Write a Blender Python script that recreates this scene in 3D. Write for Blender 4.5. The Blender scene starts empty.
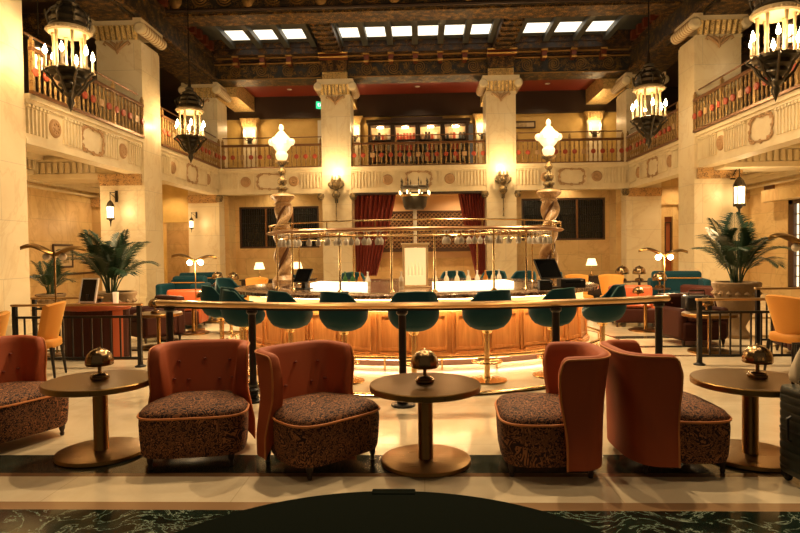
import bpy, math, random
from math import sin, cos, pi, radians as R_
from mathutils import Vector, Matrix
random.seed(7)
S = bpy.context.scene
C = S.collection
H = 1.475

# ------------------------------------------------------------------ materials
MATS = {}
def mat(name, col=(.5,.5,.5), rough=.5, metal=0., emis=None, es=0., sheen=0., coat=0., trans=0., ior=1.45, alpha=1.):
    m = bpy.data.materials.new(name); m.use_nodes = True
    b = m.node_tree.nodes['Principled BSDF']
    b.inputs['Base Color'].default_value = (*col, 1)
    b.inputs['Roughness'].default_value = rough
    b.inputs['Metallic'].default_value = metal
    if emis:
        b.inputs['Emission Color'].default_value = (*emis, 1); b.inputs['Emission Strength'].default_value = es
    if sheen:
        b.inputs['Sheen Weight'].default_value = sheen; b.inputs['Sheen Roughness'].default_value = .35
        b.inputs['Sheen Tint'].default_value = (*[min(1, c*2.5+.15) for c in col], 1)
    if coat: b.inputs['Coat Weight'].default_value = coat; b.inputs['Coat Roughness'].default_value = .08
    if trans: b.inputs['Transmission Weight'].default_value = trans; b.inputs['IOR'].default_value = ior
    MATS[name] = m
    return m
def N(m, t, **kw):
    n = m.node_tree.nodes.new(t)
    for k, v in kw.items():
        if k in ('inp',):
            for a, b in v.items(): n.inputs[a].default_value = b
        else: setattr(n, k, v)
    return n
def L(m, a, b): m.node_tree.links.new(a, b)
def bs(m): return m.node_tree.nodes['Principled BSDF']
def ramp(m, fac, stops, interp='LINEAR'):
    r = N(m, 'ShaderNodeValToRGB'); cr = r.color_ramp; cr.interpolation = interp
    while len(cr.elements) < len(stops): cr.elements.new(.5)
    for e, (p, c) in zip(cr.elements, stops): e.position = p; e.color = (*c, 1) if len(c) == 3 else c
    L(m, fac, r.inputs[0]); return r.outputs[0]
def coord(m, kind='Object', scale=(1,1,1), rot=(0,0,0)):
    tc = N(m, 'ShaderNodeTexCoord'); mp = N(m, 'ShaderNodeMapping')
    mp.inputs['Scale'].default_value = scale; mp.inputs['Rotation'].default_value = rot
    L(m, tc.outputs[kind], mp.inputs[0]); return mp.outputs[0]
def noise(m, vec, scale, detail=4, rough=.55, dist=0):
    n = N(m, 'ShaderNodeTexNoise', inp={'Scale': scale, 'Detail': detail, 'Roughness': rough, 'Distortion': dist})
    if vec is not None: L(m, vec, n.inputs['Vector'])
    return n.outputs['Fac']
def mix(m, fac, a, b, bt='MIX'):
    n = N(m, 'ShaderNodeMix', data_type='RGBA', blend_type=bt)
    for i, v in ((0, fac), (6, a), (7, b)):
        if hasattr(v, 'type') and hasattr(v, 'node'): L(m, v, n.inputs[i])
        elif i == 0: n.inputs[0].default_value = v
        else: n.inputs[i].default_value = (*v, 1)
    return n.outputs[2]
def math_(m, op, a, b=None, c=None):
    n = N(m, 'ShaderNodeMath', operation=op)
    for i, v in enumerate((a, b, c)):
        if v is None: continue
        if hasattr(v, 'node'): L(m, v, n.inputs[i])
        else: n.inputs[i].default_value = v
    return n.outputs[0]
def bump(m, h, strength=.3, dist=.02):
    b = N(m, 'ShaderNodeBump', inp={'Strength': strength, 'Distance': dist}); L(m, h, b.inputs['Height'])
    L(m, b.outputs[0], bs(m).inputs['Normal'])

def wall_marble(name, c1, c2, vein, bw=1.7, bh=.62):
    """veined stone laid in big blocks with fine joints"""
    m = mat(name, c1, .32)
    v = coord(m)
    g = N(m, 'ShaderNodeNewGeometry'); sx = N(m, 'ShaderNodeSeparateXYZ'); L(m, g.outputs['Position'], sx.inputs[0])
    gn = N(m, 'ShaderNodeSeparateXYZ'); L(m, g.outputs['True Normal'], gn.inputs[0])
    ax = math_(m, 'ABSOLUTE', gn.outputs[0])
    fac = math_(m, 'GREATER_THAN', ax, .7)
    h = math_(m, 'ADD', math_(m, 'MULTIPLY', sx.outputs[1], fac), math_(m, 'MULTIPLY', sx.outputs[0], math_(m, 'SUBTRACT', 1., fac)))
    cb = N(m, 'ShaderNodeCombineXYZ'); L(m, h, cb.inputs[0]); L(m, sx.outputs[2], cb.inputs[1])
    br = N(m, 'ShaderNodeTexBrick', inp={'Scale': 1., 'Mortar Size': .006, 'Brick Width': bw, 'Row Height': bh, 'Mortar Smooth': .2,
                                       'Color1': (.0,.0,.0,1), 'Color2': (1,1,1,1), 'Mortar': (.5,.5,.5,1)})
    L(m, cb.outputs[0], br.inputs['Vector'])
    n1 = noise(m, g.outputs['Position'], .9, 5, .6, 1.2)
    base = ramp(m, n1, [(.3, c1), (.7, c2)])
    tint = mix(m, .10, base, br.outputs['Color'], 'OVERLAY')
    n2 = noise(m, g.outputs['Position'], .7, 6, .55, 1.6)
    vm = ramp(m, n2, [(.47, (0,0,0)), (.5, (.32,.32,.32)), (.53, (0,0,0))])
    c = mix(m, vm, tint, vein)
    c = mix(m, math_(m, 'MULTIPLY', br.outputs['Fac'], .45), c, tuple(x*.45 for x in c1))
    L(m, c, bs(m).inputs['Base Color'])
    return m
M_wall = wall_marble('honed_cream_marble', (.64,.43,.18), (.78,.57,.28), (.42,.22,.08))
M_pillar = wall_marble('pillar_marble', (.80,.66,.42), (.86,.75,.52), (.62,.45,.22), 3.0, 1.05)
M_plaster = mat('cream_plaster', (.80,.68,.45), .55)
nn = noise(M_plaster, coord(M_plaster), 3, 4); L(M_plaster, ramp(M_plaster, nn, [(.3, (.74,.61,.38)), (.7, (.84,.73,.5))]), bs(M_plaster).inputs['Base Color'])
M_relief = mat('gilded_plaster_relief', (.50,.31,.15), .5, .15)
M_yellow = mat('ochre_painted_plaster', (.66,.44,.13), .6)
L(M_yellow, ramp(M_yellow, noise(M_yellow, coord(M_yellow), 2.2), [(.3, (.58,.37,.10)), (.7, (.72,.50,.17))]), bs(M_yellow).inputs['Base Color'])

# floor : polished stone with inlaid bands (position based)
def floor_mat():
    m = mat('polished_floor_marble', (.7,.6,.4), .13)
    g = N(m, 'ShaderNodeNewGeometry'); P = g.outputs['Position']
    s = N(m, 'ShaderNodeSeparateXYZ'); L(m, P, s.inputs[0]); x, y = s.outputs[0], s.outputs[1]
    base = ramp(m, noise(m, P, 1.3, 6, .6, .8), [(.3, (.62,.50,.33)), (.55, (.74,.63,.44)), (.75, (.66,.54,.36))])
    br = N(m, 'ShaderNodeTexBrick', offset=0., inp={'Scale': 1., 'Mortar Size': .004, 'Brick Width': 1.15, 'Row Height': 1.15})
    L(m, P, br.inputs['Vector'])
    base = mix(m, math_(m, 'MULTIPLY', br.outputs['Fac'], .35), base, (.35,.25,.14))
    vn = noise(m, P, 2.6, 8, .62, 2.4)
    gv = ramp(m, vn, [(.44, (.004,.010,.007)), (.485, (.012,.03,.02)), (.5, (.30,.36,.28)), (.512, (.012,.03,.02)), (.62, (.004,.010,.007)), (.64,(.03,.06,.045)),(.66,(.005,.012,.008))])
    dk = ramp(m, noise(m, P, 2.0, 6, .6, 1.5), [(.3, (.012,.014,.010)), (.6, (.045,.05,.035)), (.8, (.02,.02,.015))])
    def band(v, lo, hi):
        return math_(m, 'MULTIPLY', math_(m, 'GREATER_THAN', v, lo), math_(m, 'LESS_THAN', v, hi))
    c = mix(m, band(y, 4.00, 4.36), base, dk)
    c = mix(m, band(y, 3.935, 4.0), c, (.22,.12,.06))
    c = mix(m, band(y, 3.42, 3.53), c, (.34,.21,.11))
    c = mix(m, math_(m, 'LESS_THAN', y, 3.42), c, gv)
    ax = math_(m, 'ABSOLUTE', math_(m, 'ADD', x, .12))
    far = math_(m, 'GREATER_THAN', y, 7.0)
    out = math_(m, 'GREATER_THAN', ax, 2.0)
    for lo, hi in ((9.05, 9.22), (9.95, 10.25), (12.5, 12.9)):
        b_ = math_(m, 'MULTIPLY', band(y, lo, hi), out); c = mix(m, b_, c, dk)
    b_ = math_(m, 'MULTIPLY', band(y, 8.3, 8.42), out); c = mix(m, b_, c, (.25,.15,.08))
    L(m, c, bs(m).inputs['Base Color'])
    L(m, ramp(m, noise(m, P, 6, 3), [(.3, (.08,)*3), (.7, (.2,)*3)]), bs(m).inputs['Roughness'])
    return m
M_floor = floor_mat()

def gilded(name, dark, gold, scale=5., thr=.5, metal=.8, rough=.35):
    """painted timber or plaster carrying gilded scroll ornament"""
    m = mat(name, dark, rough+.12)
    g = N(m, 'ShaderNodeNewGeometry')
    n1 = noise(m, g.outputs['Position'], scale, 3, .5, 3.5)
    w = N(m, 'ShaderNodeTexVoronoi', feature='SMOOTH_F1', inp={'Scale': scale*.9}); L(m, g.outputs['Position'], w.inputs['Vector'])
    k = math_(m, 'ADD', math_(m, 'MULTIPLY', math_(m, 'ABSOLUTE', math_(m, 'SUBTRACT', n1, .5)), 3.2), math_(m, 'MULTIPLY', w.outputs['Distance'], .55))
    f = ramp(m, k, [(thr*.62, (1,1,1)), (thr*.85, (0,0,0))])
    L(m, mix(m, f, dark, gold), bs(m).inputs['Base Color'])
    L(m, math_(m, 'MULTIPLY', f, metal), bs(m).inputs['Metallic'])
    bump(m, f, .6, .03)
    return m
M_beam = gilded('painted_beam_gilded_scrolls', (.016,.014,.010), (.30,.17,.05), 5.5, .42)
M_beamgold = gilded('gilded_soffit', (.018,.009,.004), (.40,.22,.06), 7., .45)
M_goldcap = gilded('gilded_capital', (.25,.14,.05), (.9,.66,.28), 12., .8, .7)
M_wood_dk = mat('dark_stained_timber', (.035,.018,.010), .45)
M_red = mat('oxblood_painted_ceiling', (.20,.026,.010), .5)
M_redgold = mat('red_and_gold_corbel_paint', (.17,.04,.014), .4, .4)
M_gold = mat('bright_gilding', (.55,.34,.11), .4, .9)
M_goldold = mat('aged_gilding', (.28,.16,.05), .5, .7)
M_brass = mat('polished_brass', (.78,.55,.26), .22, 1.)
M_brassb = mat('brushed_antique_brass', (.27,.155,.05), .34, 1.)
v = coord(M_brassb, 'Object', (2, 60, 2)); L(M_brassb, ramp(M_brassb, noise(M_brassb, v, 3, 3), [(.3, (.27,)*3), (.7, (.42,)*3)]), bs(M_brassb).inputs['Roughness'])
M_bronze = mat('dark_patinated_bronze', (.055,.045,.030), .38, .8)
M_bronze_gilt = gilded('bronze_with_gilt_wear', (.045,.038,.025), (.45,.32,.14), 14, .6)
M_iron = mat('black_painted_iron', (.012,.012,.012), .35, .3)
M_railcap = mat('honey_brass_handrail', (.55,.33,.13), .28, .75)
M_railwood = mat('balcony_bronze_rail', (.20,.09,.035), .35, .5)
M_baluster = gilded('gilded_baluster_paint', (.14,.06,.02), (.50,.32,.12), 16, .8, .6)
M_disc = mat('red_enamel_roundel', (.42,.07,.03), .4)
M_rust = mat('rust_velvet', (.40,.078,.018), .66, sheen=.1)
M_rustd = mat('rust_velvet_seamline', (.20,.04,.015), .7)
M_brasstop = mat('brass_top_dark_reflection', (.16,.085,.025), .32, 1.)  # brass made darker so its colour carries the dark ceiling reflection
M_pipe = mat('orange_piping', (.62,.22,.06), .6)
M_teal = mat('teal_velvet', (.004,.042,.058), .7, sheen=.3)
M_tealseam = mat('teal_piping', (.01,.10,.10), .6)
M_yel = mat('mustard_velvet', (.62,.26,.035), .7, sheen=.4)
M_maroon = mat('maroon_leather', (.040,.009,.005), .65)
bs(M_maroon).inputs['Specular IOR Level'].default_value = .2
bs(M_teal).inputs['Specular IOR Level'].default_value = .2
M_orleather = mat('burnt_orange_leather', (.36,.07,.018), .45)
def pattern():
    m = mat('brown_feather_jacquard', (.05,.02,.015), .8)
    v = coord(m, 'Object')
    n = noise(m, v, 5., 1.5, .5, 3.5)
    a = math_(m, 'ABSOLUTE', math_(m, 'SINE', math_(m, 'MULTIPLY', n, 46.)))
    spk = noise(m, v, 60, 1)
    f = math_(m, 'MULTIPLY', math_(m, 'GREATER_THAN', a, .74), math_(m, 'GREATER_THAN', spk, .42))
    L(m, mix(m, f, (.022,.006,.004), (.36,.14,.05)), bs(m).inputs['Base Color']); return m
M_pat = pattern()
def wood():
    m = mat('orange_figured_wood', (.55,.22,.06), .35, coat=.3)
    g = N(m, 'ShaderNodeNewGeometry'); mp = N(m, 'ShaderNodeMapping'); mp.inputs['Scale'].default_value = (9, 9, .9); L(m, g.outputs['Position'], mp.inputs[0])
    n = noise(m, mp.outputs[0], 2.5, 5, .6, .6)
    L(m, ramp(m, n, [(.3, (.52,.21,.055)), (.7, (.74,.36,.12))]), bs(m).inputs['Base Color']); return m
M_wood = wood()
M_curtain = mat('deep_red_velvet_curtain', (.24,.03,.016), .7, sheen=.3)
def veined(name, a, b, v, sc, rough=.12):
    m = mat(name, a, rough); g = N(m, 'ShaderNodeNewGeometry')
    n = noise(m, g.outputs['Position'], sc, 7, .65, 2.)
    L(m, ramp(m, n, [(.35, a), (.48, b), (.5, v), (.52, b), (.7, a)]), bs(m).inputs['Base Color']); return m
M_counter = veined('dark_veined_counter_stone', (.10,.05,.03), (.22,.12,.07), (.8,.65,.45), 5.)
M_twist = veined('twisted_column_stone', (.42,.24,.10), (.58,.38,.19), (.2,.09,.03), 3., .35)
M_urn = mat('carved_sandstone', (.26,.17,.085), .8); bump(M_urn, noise(M_urn, coord(M_urn), 14, 5), .5, .03)
M_leaf = mat('palm_leaf', (.010,.040,.016), .42)
M_stem = mat('palm_stem', (.05,.065,.02), .6)
M_soil = mat('potting_soil', (.02,.014,.009), .95)
M_glass = mat('drinking_glass', (1,.93,.8), .08, trans=.3, ior=1.3)
M_frost = mat('frosted_glass_lit', (.9,.8,.6), .4, emis=(1,.70,.34), es=2.2)
M_flame = mat('lit_candle_bulb', (1,.8,.5), .4, emis=(1,.70,.34), es=60.)
M_candle = mat('ivory_candle_sleeve', (.62,.50,.30), .5)
M_torch = mat('alabaster_torch_glass_lit', (.55,.42,.25), .4, emis=(1,.66,.30), es=.75)
M_globe = mat('opal_globe', (.85,.78,.66), .3)
M_globelit = mat('opal_globe_lit', (1,.9,.7), .3, emis=(1,.75,.42), es=25.)
M_shade = mat('linen_lampshade_lit', (.9,.78,.55), .8, emis=(1,.66,.3), es=1.3)
M_led = mat('amber_led_strip', (1,.8,.5), .5, emis=(1,.60,.26), es=32.)
M_onyx = mat('backlit_onyx', (.95,.85,.65), .3, emis=(1,.74,.44), es=1.5)
M_panel = mat('backlit_cream_panel', (.9,.8,.6), .4, emis=(1,.62,.26), es=.42)
M_sky = mat('skylight_diffuser', (.9,.9,.85), .5, emis=(1,.91,.72), es=.75)
M_steelblue = mat('grey_painted_coffer', (.055,.06,.055), .5)
M_black = mat('matt_black_plastic', (.012,.012,.013), .4)
M_screen = mat('black_glass_screen', (.006,.007,.008), .12)
M_white = mat('white_enamel', (.75,.70,.6), .4)
M_case = mat('bottle_green_luggage_shell', (.018,.024,.018), .38)
M_linen = mat('natural_linen', (.62,.52,.36), .9)
M_leathertop = mat('black_green_table_leather', (.005,.008,.005), .9); bs(M_leathertop).inputs['Specular IOR Level'].default_value = .02
M_paper = mat('picture_paper', (.62,.50,.30), .7)
M_frame = mat('dark_picture_frame', (.06,.025,.012), .4)
M_grille = mat('leaded_window_glass', (.012,.014,.014), .15)
M_pane = mat('backlit_paper_pane', (.9,.82,.62), .5, emis=(1,.83,.52), es=.85)
M_exit = mat('exit_sign_face', (.01,.22,.10), .4, emis=(.02,.55,.22), es=.8)
M_exitw = mat('exit_sign_lettering', (.9,.95,.9), .4, emis=(.8,1,.85), es=1.2)
M_bluegrey = mat('niche_cream', (.7,.5,.3), .6)
M_pink = mat('rose_painted_plaster', (.55,.22,.12), .6)
M_mirror = mat('niche_back_mirror', (.5,.45,.38), .15, .9)

# ------------------------------------------------------------------ mesh builder
class MB:
    def __init__(s): s.v = []; s.f = []
    def add(s, vs, fs, M=None):
        o = len(s.v)
        s.v += [tuple(M @ Vector(p)) for p in vs] if M is not None else [tuple(p) for p in vs]
        s.f += [tuple(i+o for i in f) for f in fs]; return s
    def box(s, x0, x1, y0, y1, z0, z1, M=None):
        vs = [(x,y,z) for z in (z0,z1) for y in (y0,y1) for x in (x0,x1)]
        return s.add(vs, [(0,2,3,1),(4,5,7,6),(0,1,5,4),(2,6,7,3),(0,4,6,2),(1,3,7,5)], M)
    def bbox(s, c, d, M=None):
        return s.box(c[0]-d[0]/2, c[0]+d[0]/2, c[1]-d[1]/2, c[1]+d[1]/2, c[2]-d[2]/2, c[2]+d[2]/2, M)
    def lathe(s, prof, n=24, c=(0,0,0), M=None, sx=1, sy=1, a0=0, a1=2*pi):
        vs = []; fs = []; full = abs(a1-a0-2*pi) < 1e-6; m = n if full else n+1
        for r, z in prof:
            for i in range(m):
                a = a0+(a1-a0)*i/n
                vs.append((c[0]+r*cos(a)*sx, c[1]+r*sin(a)*sy, c[2]+z))
        for j in range(len(prof)-1):
            for i in range(n):
                k = (i+1) % m
                fs.append((j*m+i, j*m+k, (j+1)*m+k, (j+1)*m+i))
        if full:
            if prof[0][0] > 1e-5: fs.append(tuple(range(m))[::-1])
            if prof[-1][0] > 1e-5: fs.append(tuple((len(prof)-1)*m+i for i in range(m)))
        return s.add(vs, fs, M)
    def cyl(s, r, z0, z1, n=16, c=(0,0,0), M=None): return s.lathe([(r,z0),(r,z1)], n, c, M)
    def tube(s, pts, rad, n=8, closed=False, M=None, cap=True):
        pts = [Vector(p) for p in pts]; k = len(pts); vs = []; fs = []
        rr = rad if isinstance(rad, (list, tuple)) else [rad]*k
        prev = None
        for i, p in enumerate(pts):
            if closed: t = pts[(i+1) % k]-pts[i-1]
            else: t = pts[min(i+1,k-1)]-pts[max(i-1,0)]
            t.normalize()
            if prev is None:
                u = t.orthogonal().normalized()
            else:
                u = (prev - t*prev.dot(t)); u = u.normalized() if u.length > 1e-6 else t.orthogonal().normalized()
            prev = u; w = t.cross(u)
            for j in range(n):
                a = 2*pi*j/n; vs.append(p+(u*cos(a)+w*sin(a))*rr[i])
        for i in range(k if closed else k-1):
            for j in range(n):
                a, b = i*n, ((i+1) % k)*n
                fs.append((a+j, a+(j+1) % n, b+(j+1) % n, b+j))
        if not closed and cap:
            fs.append(tuple(range(n))[::-1]); fs.append(tuple((k-1)*n+j for j in range(n)))
        return s.add(vs, fs, M)
    def grid(s, rows, closed_u=False, closed_v=False, M=None):
        nr, nc = len(rows), len(rows[0]); vs = [p for r in rows for p in r]; fs = []
        for i in range(nr if closed_v else nr-1):
            for j in range(nc if closed_u else nc-1):
                a = i*nc+j; b = i*nc+(j+1) % nc; c = ((i+1) % nr)*nc+(j+1) % nc; d = ((i+1) % nr)*nc+j
                fs.append((a,b,c,d))
        return s.add(vs, fs, M)
    def prism(s, poly, y0, y1, M=None):     # poly in xz, extruded in y
        n = len(poly); vs = [(x,y0,z) for x,z in poly]+[(x,y1,z) for x,z in poly]
        fs = [(i,(i+1) % n,n+(i+1) % n,n+i) for i in range(n)]+[tuple(range(n))[::-1], tuple(range(n,2*n))]
        return s.add(vs, fs, M)
    def mesh(s, name):
        me = bpy.data.meshes.new(name); me.from_pydata(s.v, [], s.f); me.validate(); me.update()
        import bmesh
        b = bmesh.new(); b.from_mesh(me); bmesh.ops.recalc_face_normals(b, faces=b.faces); b.to_mesh(me); b.free()
        return me
def link(o, parent=None):
    C.objects.link(o)
    if parent is not None: o.parent = parent
    return o
def obj(name, mb, m, parent=None, smooth=True, loc=None, bevel=0, ang=40, sub=0):
    me = mb.mesh(name) if isinstance(mb, MB) else mb
    if not me.materials: me.materials.append(m)
    if smooth:
        me.shade_smooth(); me.set_sharp_from_angle(angle=R_(ang))
    o = bpy.data.objects.new(name, me); link(o, parent)
    if loc: o.location = loc
    if bevel:
        b = o.modifiers.new('bevel', 'BEVEL'); b.width = bevel; b.segments = 2; b.limit_method = 'ANGLE'
    if sub:
        b = o.modifiers.new('subd', 'SUBSURF'); b.levels = b.render_levels = sub
    return o
def thing(name, label, cat, loc=(0,0,0), rz=0, group=None):
    o = bpy.data.objects.new(name, None); o.empty_display_size = .1; C.objects.link(o)
    o.location = loc; o.rotation_euler = (0,0,rz); o['label'] = label; o['category'] = cat
    if group: o['group'] = group
    return o
def tag(o, label, cat, group=None):
    o['label'] = label; o['category'] = cat
    if group: o['group'] = group
    return o
def struct(name, mb, m, parent=None, **k):
    o = obj(name, mb, m, parent, **k)
    o['kind'] = 'structure'
    return o
def dup(root, loc, rz=None, label=None, group=None, scale=None):
    r = root.copy(); C.objects.link(r); r.location = loc
    if rz is not None: r.rotation_euler = (0,0,rz)
    if label: r['label'] = label
    if group: r['group'] = group
    if scale: r.scale = (scale,)*3
    for ch in root.children:
        c = ch.copy(); C.objects.link(c); c.parent = r
        for g in ch.children:
            d = g.copy(); C.objects.link(d); d.parent = c
    return r
def point(name, loc, power, col=(1,.66,.32), rad=.08, parent=None):
    l = bpy.data.lights.new(name, 'POINT'); l.energy = power; l.color = col; l.shadow_soft_size = rad
    o = bpy.data.objects.new(name, l); link(o, parent); o.location = loc; return o
def spot(name, loc, power, size=1.9, col=(1,.70,.38), rad=.08, parent=None):
    l = bpy.data.lights.new(name, 'SPOT'); l.energy = power; l.color = col; l.shadow_soft_size = rad; l.spot_size = size; l.spot_blend = .6
    o = bpy.data.objects.new(name, l); link(o, parent); o.location = loc; return o
def rect_ring(x0, x1, y0, y1, z0, z1, t, M=None, mb=None):   # frame in the xz plane
    mb = mb or MB()
    mb.box(x0, x0+t, y0, y1, z0, z1, M); mb.box(x1-t, x1, y0, y1, z0, z1, M)
    mb.box(x0+t, x1-t, y0, y1, z0, z0+t, M); mb.box(x0+t, x1-t, y0, y1, z1-t, z1, M); return mb

# ------------------------------------------------------------------ camera
cd = bpy.data.cameras.new('camera'); cd.lens = 36*610/800.; cd.sensor_width = 36; cd.clip_end = 200
cam = bpy.data.objects.new('camera', cd); C.objects.link(cam)
cam.location = (0,0,H); cam.rotation_euler = (pi/2-.0265, .0127, .0360)
S.camera = cam
S.view_settings.view_transform = 'Standard'; S.view_settings.look = 'None'; S.view_settings.gamma = 1; S.view_settings.use_curve_mapping = False
S.view_settings.exposure = 1.05
w = bpy.data.worlds.new('world'); S.world = w; w.use_nodes = True
w.node_tree.nodes['Background'].inputs[0].default_value = (1,.70,.40,1); w.node_tree.nodes['Background'].inputs[1].default_value = .05
S.cycles.max_bounces = 6; S.cycles.diffuse_bounces = 3; S.cycles.glossy_bounces = 3; S.cycles.transmission_bounces = 4
S.cycles.sample_clamp_indirect = 4.; S.cycles.caustics_reflective = False; S.cycles.caustics_refractive = False
S.cycles.use_denoising = True; S.cycles.use_light_tree = True

# ------------------------------------------------------------------ the room shell
XW, XG, YB, ZF, ZG, ZC = 10.6, 7.4, 22.0, 3.57, 4.5, 9.15
struct('floor', MB().box(-16, 16, -4, 34, -.1, 0), M_floor, smooth=False)
def side_wall(s, name):
    if s < 0: struct(name, MB().box(-10.9, -XW, -4, 23.2, 0, 4.1), M_wall, smooth=False)
    else:
        mb = MB().box(XW, 10.9, -4, 13.7, 0, 4.1).box(XW, 10.9, 18.1, 23.2, 0, 4.1).box(XW, 10.9, 13.7, 18.1, 2.78, 4.1)
        struct(name, mb, M_wall, smooth=False)
side_wall(-1, 'wall_left'); side_wall(1, 'wall_right')
# gallery level shell
struct('wall_left_gallery', MB().box(-11.2, -11.0, -4, 27, ZG, 8.2), M_wood_dk, smooth=False)
struct('wall_right_gallery', MB().box(11.0, 11.2, -4, 27, ZG, 8.2), M_wood_dk, smooth=False)
mb = MB().box(-11, -2.2+.0, 25.6, 25.8, ZG, 7.05).box(2.2, 11, 25.6, 25.8, ZG, 7.05).box(-2.2, 2.2, 25.6, 25.8, 6.72, 7.05)
struct('wall_back_gallery', mb, M_yellow, smooth=False)
struct('trim_1', MB().box(-11, 11, 25.45, 25.8, 7.05, 8.05), M_wood_dk, smooth=False)
struct('ceiling_gallery', MB().box(-8.4, 8.4, 23.0, 25.8, 7.95, 8.05), M_red, smooth=False)
struct('ceiling_side_gallery_left', MB().box(-11.2, -8.45, 2, 25.8, 8.0, 8.1), M_wood_dk, smooth=False)
struct('ceiling_side_gallery_right', MB().box(8.45, 11.2, 2, 25.8, 8.0, 8.1), M_wood_dk, smooth=False)
# main ceiling: panels around the skylight strip
struct('ceiling', MB().box(-8.4, 8.4, -1, 18.4, ZC, ZC+.2), M_wood_dk, smooth=False)
sk = []
for a, b, n in ((-6.55, -3.68, 3), (-2.75, 2.45, 6), (3.32, 6.4, 3)):
    st = (b-a)/n
    for i in range(n): sk.append((a+i*st, a+(i+1)*st))
# coffer ribs
mb = MB()
edges = sorted({round(e, 3) for p in sk for e in p})
for e in edges: mb.box(e-.10, e+.10, 18.4, 21.42, 8.62, ZC+.1)
mb.box(-8.4, -6.55, 18.4, 21.4, 8.95, ZC+.1).box(-3.68, -2.75, 18.4, 21.4, 8.95, ZC+.1).box(2.45, 3.32, 18.4, 21.4, 8.95, ZC+.1).box(6.4, 8.4, 18.4, 21.4, 8.95, ZC+.1)
struct('trim_2', mb, M_steelblue, smooth=False)
for a, b in sk:
    r = struct('window_skylight', MB().box(a+.1, b-.1, 20.15, 21.05, 8.80, 8.83), M_sky, smooth=False)
mb = MB()
for a, b in sk: mb.box(a+.1, b-.1, 18.4, 20.15, 8.80, 9.0).box(a+.1, b-.1, 21.05, 21.42, 8.80, 9.0)
struct('trim_3', mb, M_steelblue, smooth=False)
# longitudinal ceiling beams above the inner columns
for i, x in enumerate((-3.04, 2.86)):
    mb = MB().box(x-.33, x+.33, 18.3, 21.6, 8.42, 9.0); struct('trim_%d' % (4+i), mb, M_wood_dk, smooth=False)
    g = MB().box(x-.25, x+.25, 18.4, 21.4, 8.38, 8.425)
    for k in range(6): g.box(x-.31, x+.31, 18.7+k*.45, 18.82+k*.45, 8.34, 8.42)
    struct('trim_%d' % (6+i), g, M_beamgold, smooth=False)
# near transverse beam
mb = MB().box(-8.4, 8.4, 17.5, 18.4, 8.36, 9.3)
struct('trim_8', mb, M_beam, smooth=False)
mb = MB().box(-8.4, 8.4, 17.55, 18.35, 8.30, 8.36)
struct('trim_9', mb, M_beamgold, smooth=False)
mb = MB()
for x0, x1 in ((-8.4, 8.4),):
    mb.tube([(x0,17.47,8.42),(x1,17.47,8.42)], .05, 6).tube([(x0,17.47,9.1),(x1,17.47,9.1)], .05, 6)
struct('trim_10', mb, M_wood_dk)
# gilded scroll roundels and lions on the beam face: relief bosses
mb = MB()
for k in range(23):
    x = -7.7+k*.7; Mx = Matrix.Translation((x,17.5,8.76)) @ Matrix.Rotation(pi/2, 4, 'X')
    if k % 3 == 1: mb.lathe([(.0,.09),(.12,.08),(.2,.03),(.24,0)], 14, M=Mx, sx=.8, sy=1.15)
    else:
        for t in range(2):
            pts = []
            for q in range(22):
                a = q*.42+(pi*t); rr = .03+.011*q; pts.append((rr*cos(a), rr*sin(a)*.9, .02))
            mb.tube(pts, .022, 5, M=Mx)
struct('trim_11', mb, M_goldold)
# back beam: frieze, cornice, corbels
mb = MB().box(-8.4, 8.4, 22.0, 22.9, 7.7, 8.3); struct('trim_12', mb, M_beam, smooth=False)
mb = MB().box(-8.4, 8.4, 21.8, 22.9, 8.3, 8.42).box(-8.4, 8.4, 21.45, 22.9, 8.42, 8.62).box(-8.4, 8.4, 21.4, 22.9, 8.62, 9.35)
struct('trim_13', mb, gilded('cornice_timber', (.020,.010,.006), (.26,.13,.04), 7., .4), smooth=False)
mb = MB().tube([(-8.4,21.78,8.4),(8.4,21.78,8.4)], .04, 6).tube([(-8.4,21.98,7.72),(8.4,21.98,7.72)], .02, 6).tube([(-8.4,21.95,8.25),(8.4,21.95,8.25)], .035, 6)
struct('trim_14', mb, M_goldold)
mb = MB()
for k in range(17):
    x = -7.6+k*.95; Mx = Matrix.Translation((x,21.97,8.0)) @ Matrix.Rotation(pi/2, 4, 'X')
    for t in range(2):
        mb.tube([((.02+.010*q)*cos(q*.42+pi*t), (.02+.010*q)*sin(q*.42+pi*t), .02) for q in range(22)], .016, 5, M=Mx)
struct('trim_15', mb, M_goldold)
cb = None
for a, b in sk + [(6.4, 7.6)]:
    for x in (a,):
        if abs(x+3.04) < .65 or abs(x-2.86) < .65: continue
        mb = MB().prism([(-.1,8.62),(.1,8.62),(.1,8.45),(.07,8.12),(-.07,8.12),(-.1,8.45)], 21.62, 21.98)
        if cb is None:
            cb = thing('corbel', 'small red and gold corbel under the skylight cornice', 'corbel', (x,0,0), 0, 'cornice corbels')
            obj('bracket', mb, M_redgold, cb, smooth=False)
            for hw, yy, zz, rr in ((.11,21.6,8.42,.05),(.09,21.62,8.16,.045)):
                obj('gilding', MB().tube([(-hw,yy,zz),(hw,yy,zz)], rr, 6), M_gold, cb)
        else: dup(cb, (x,0,0))

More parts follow.
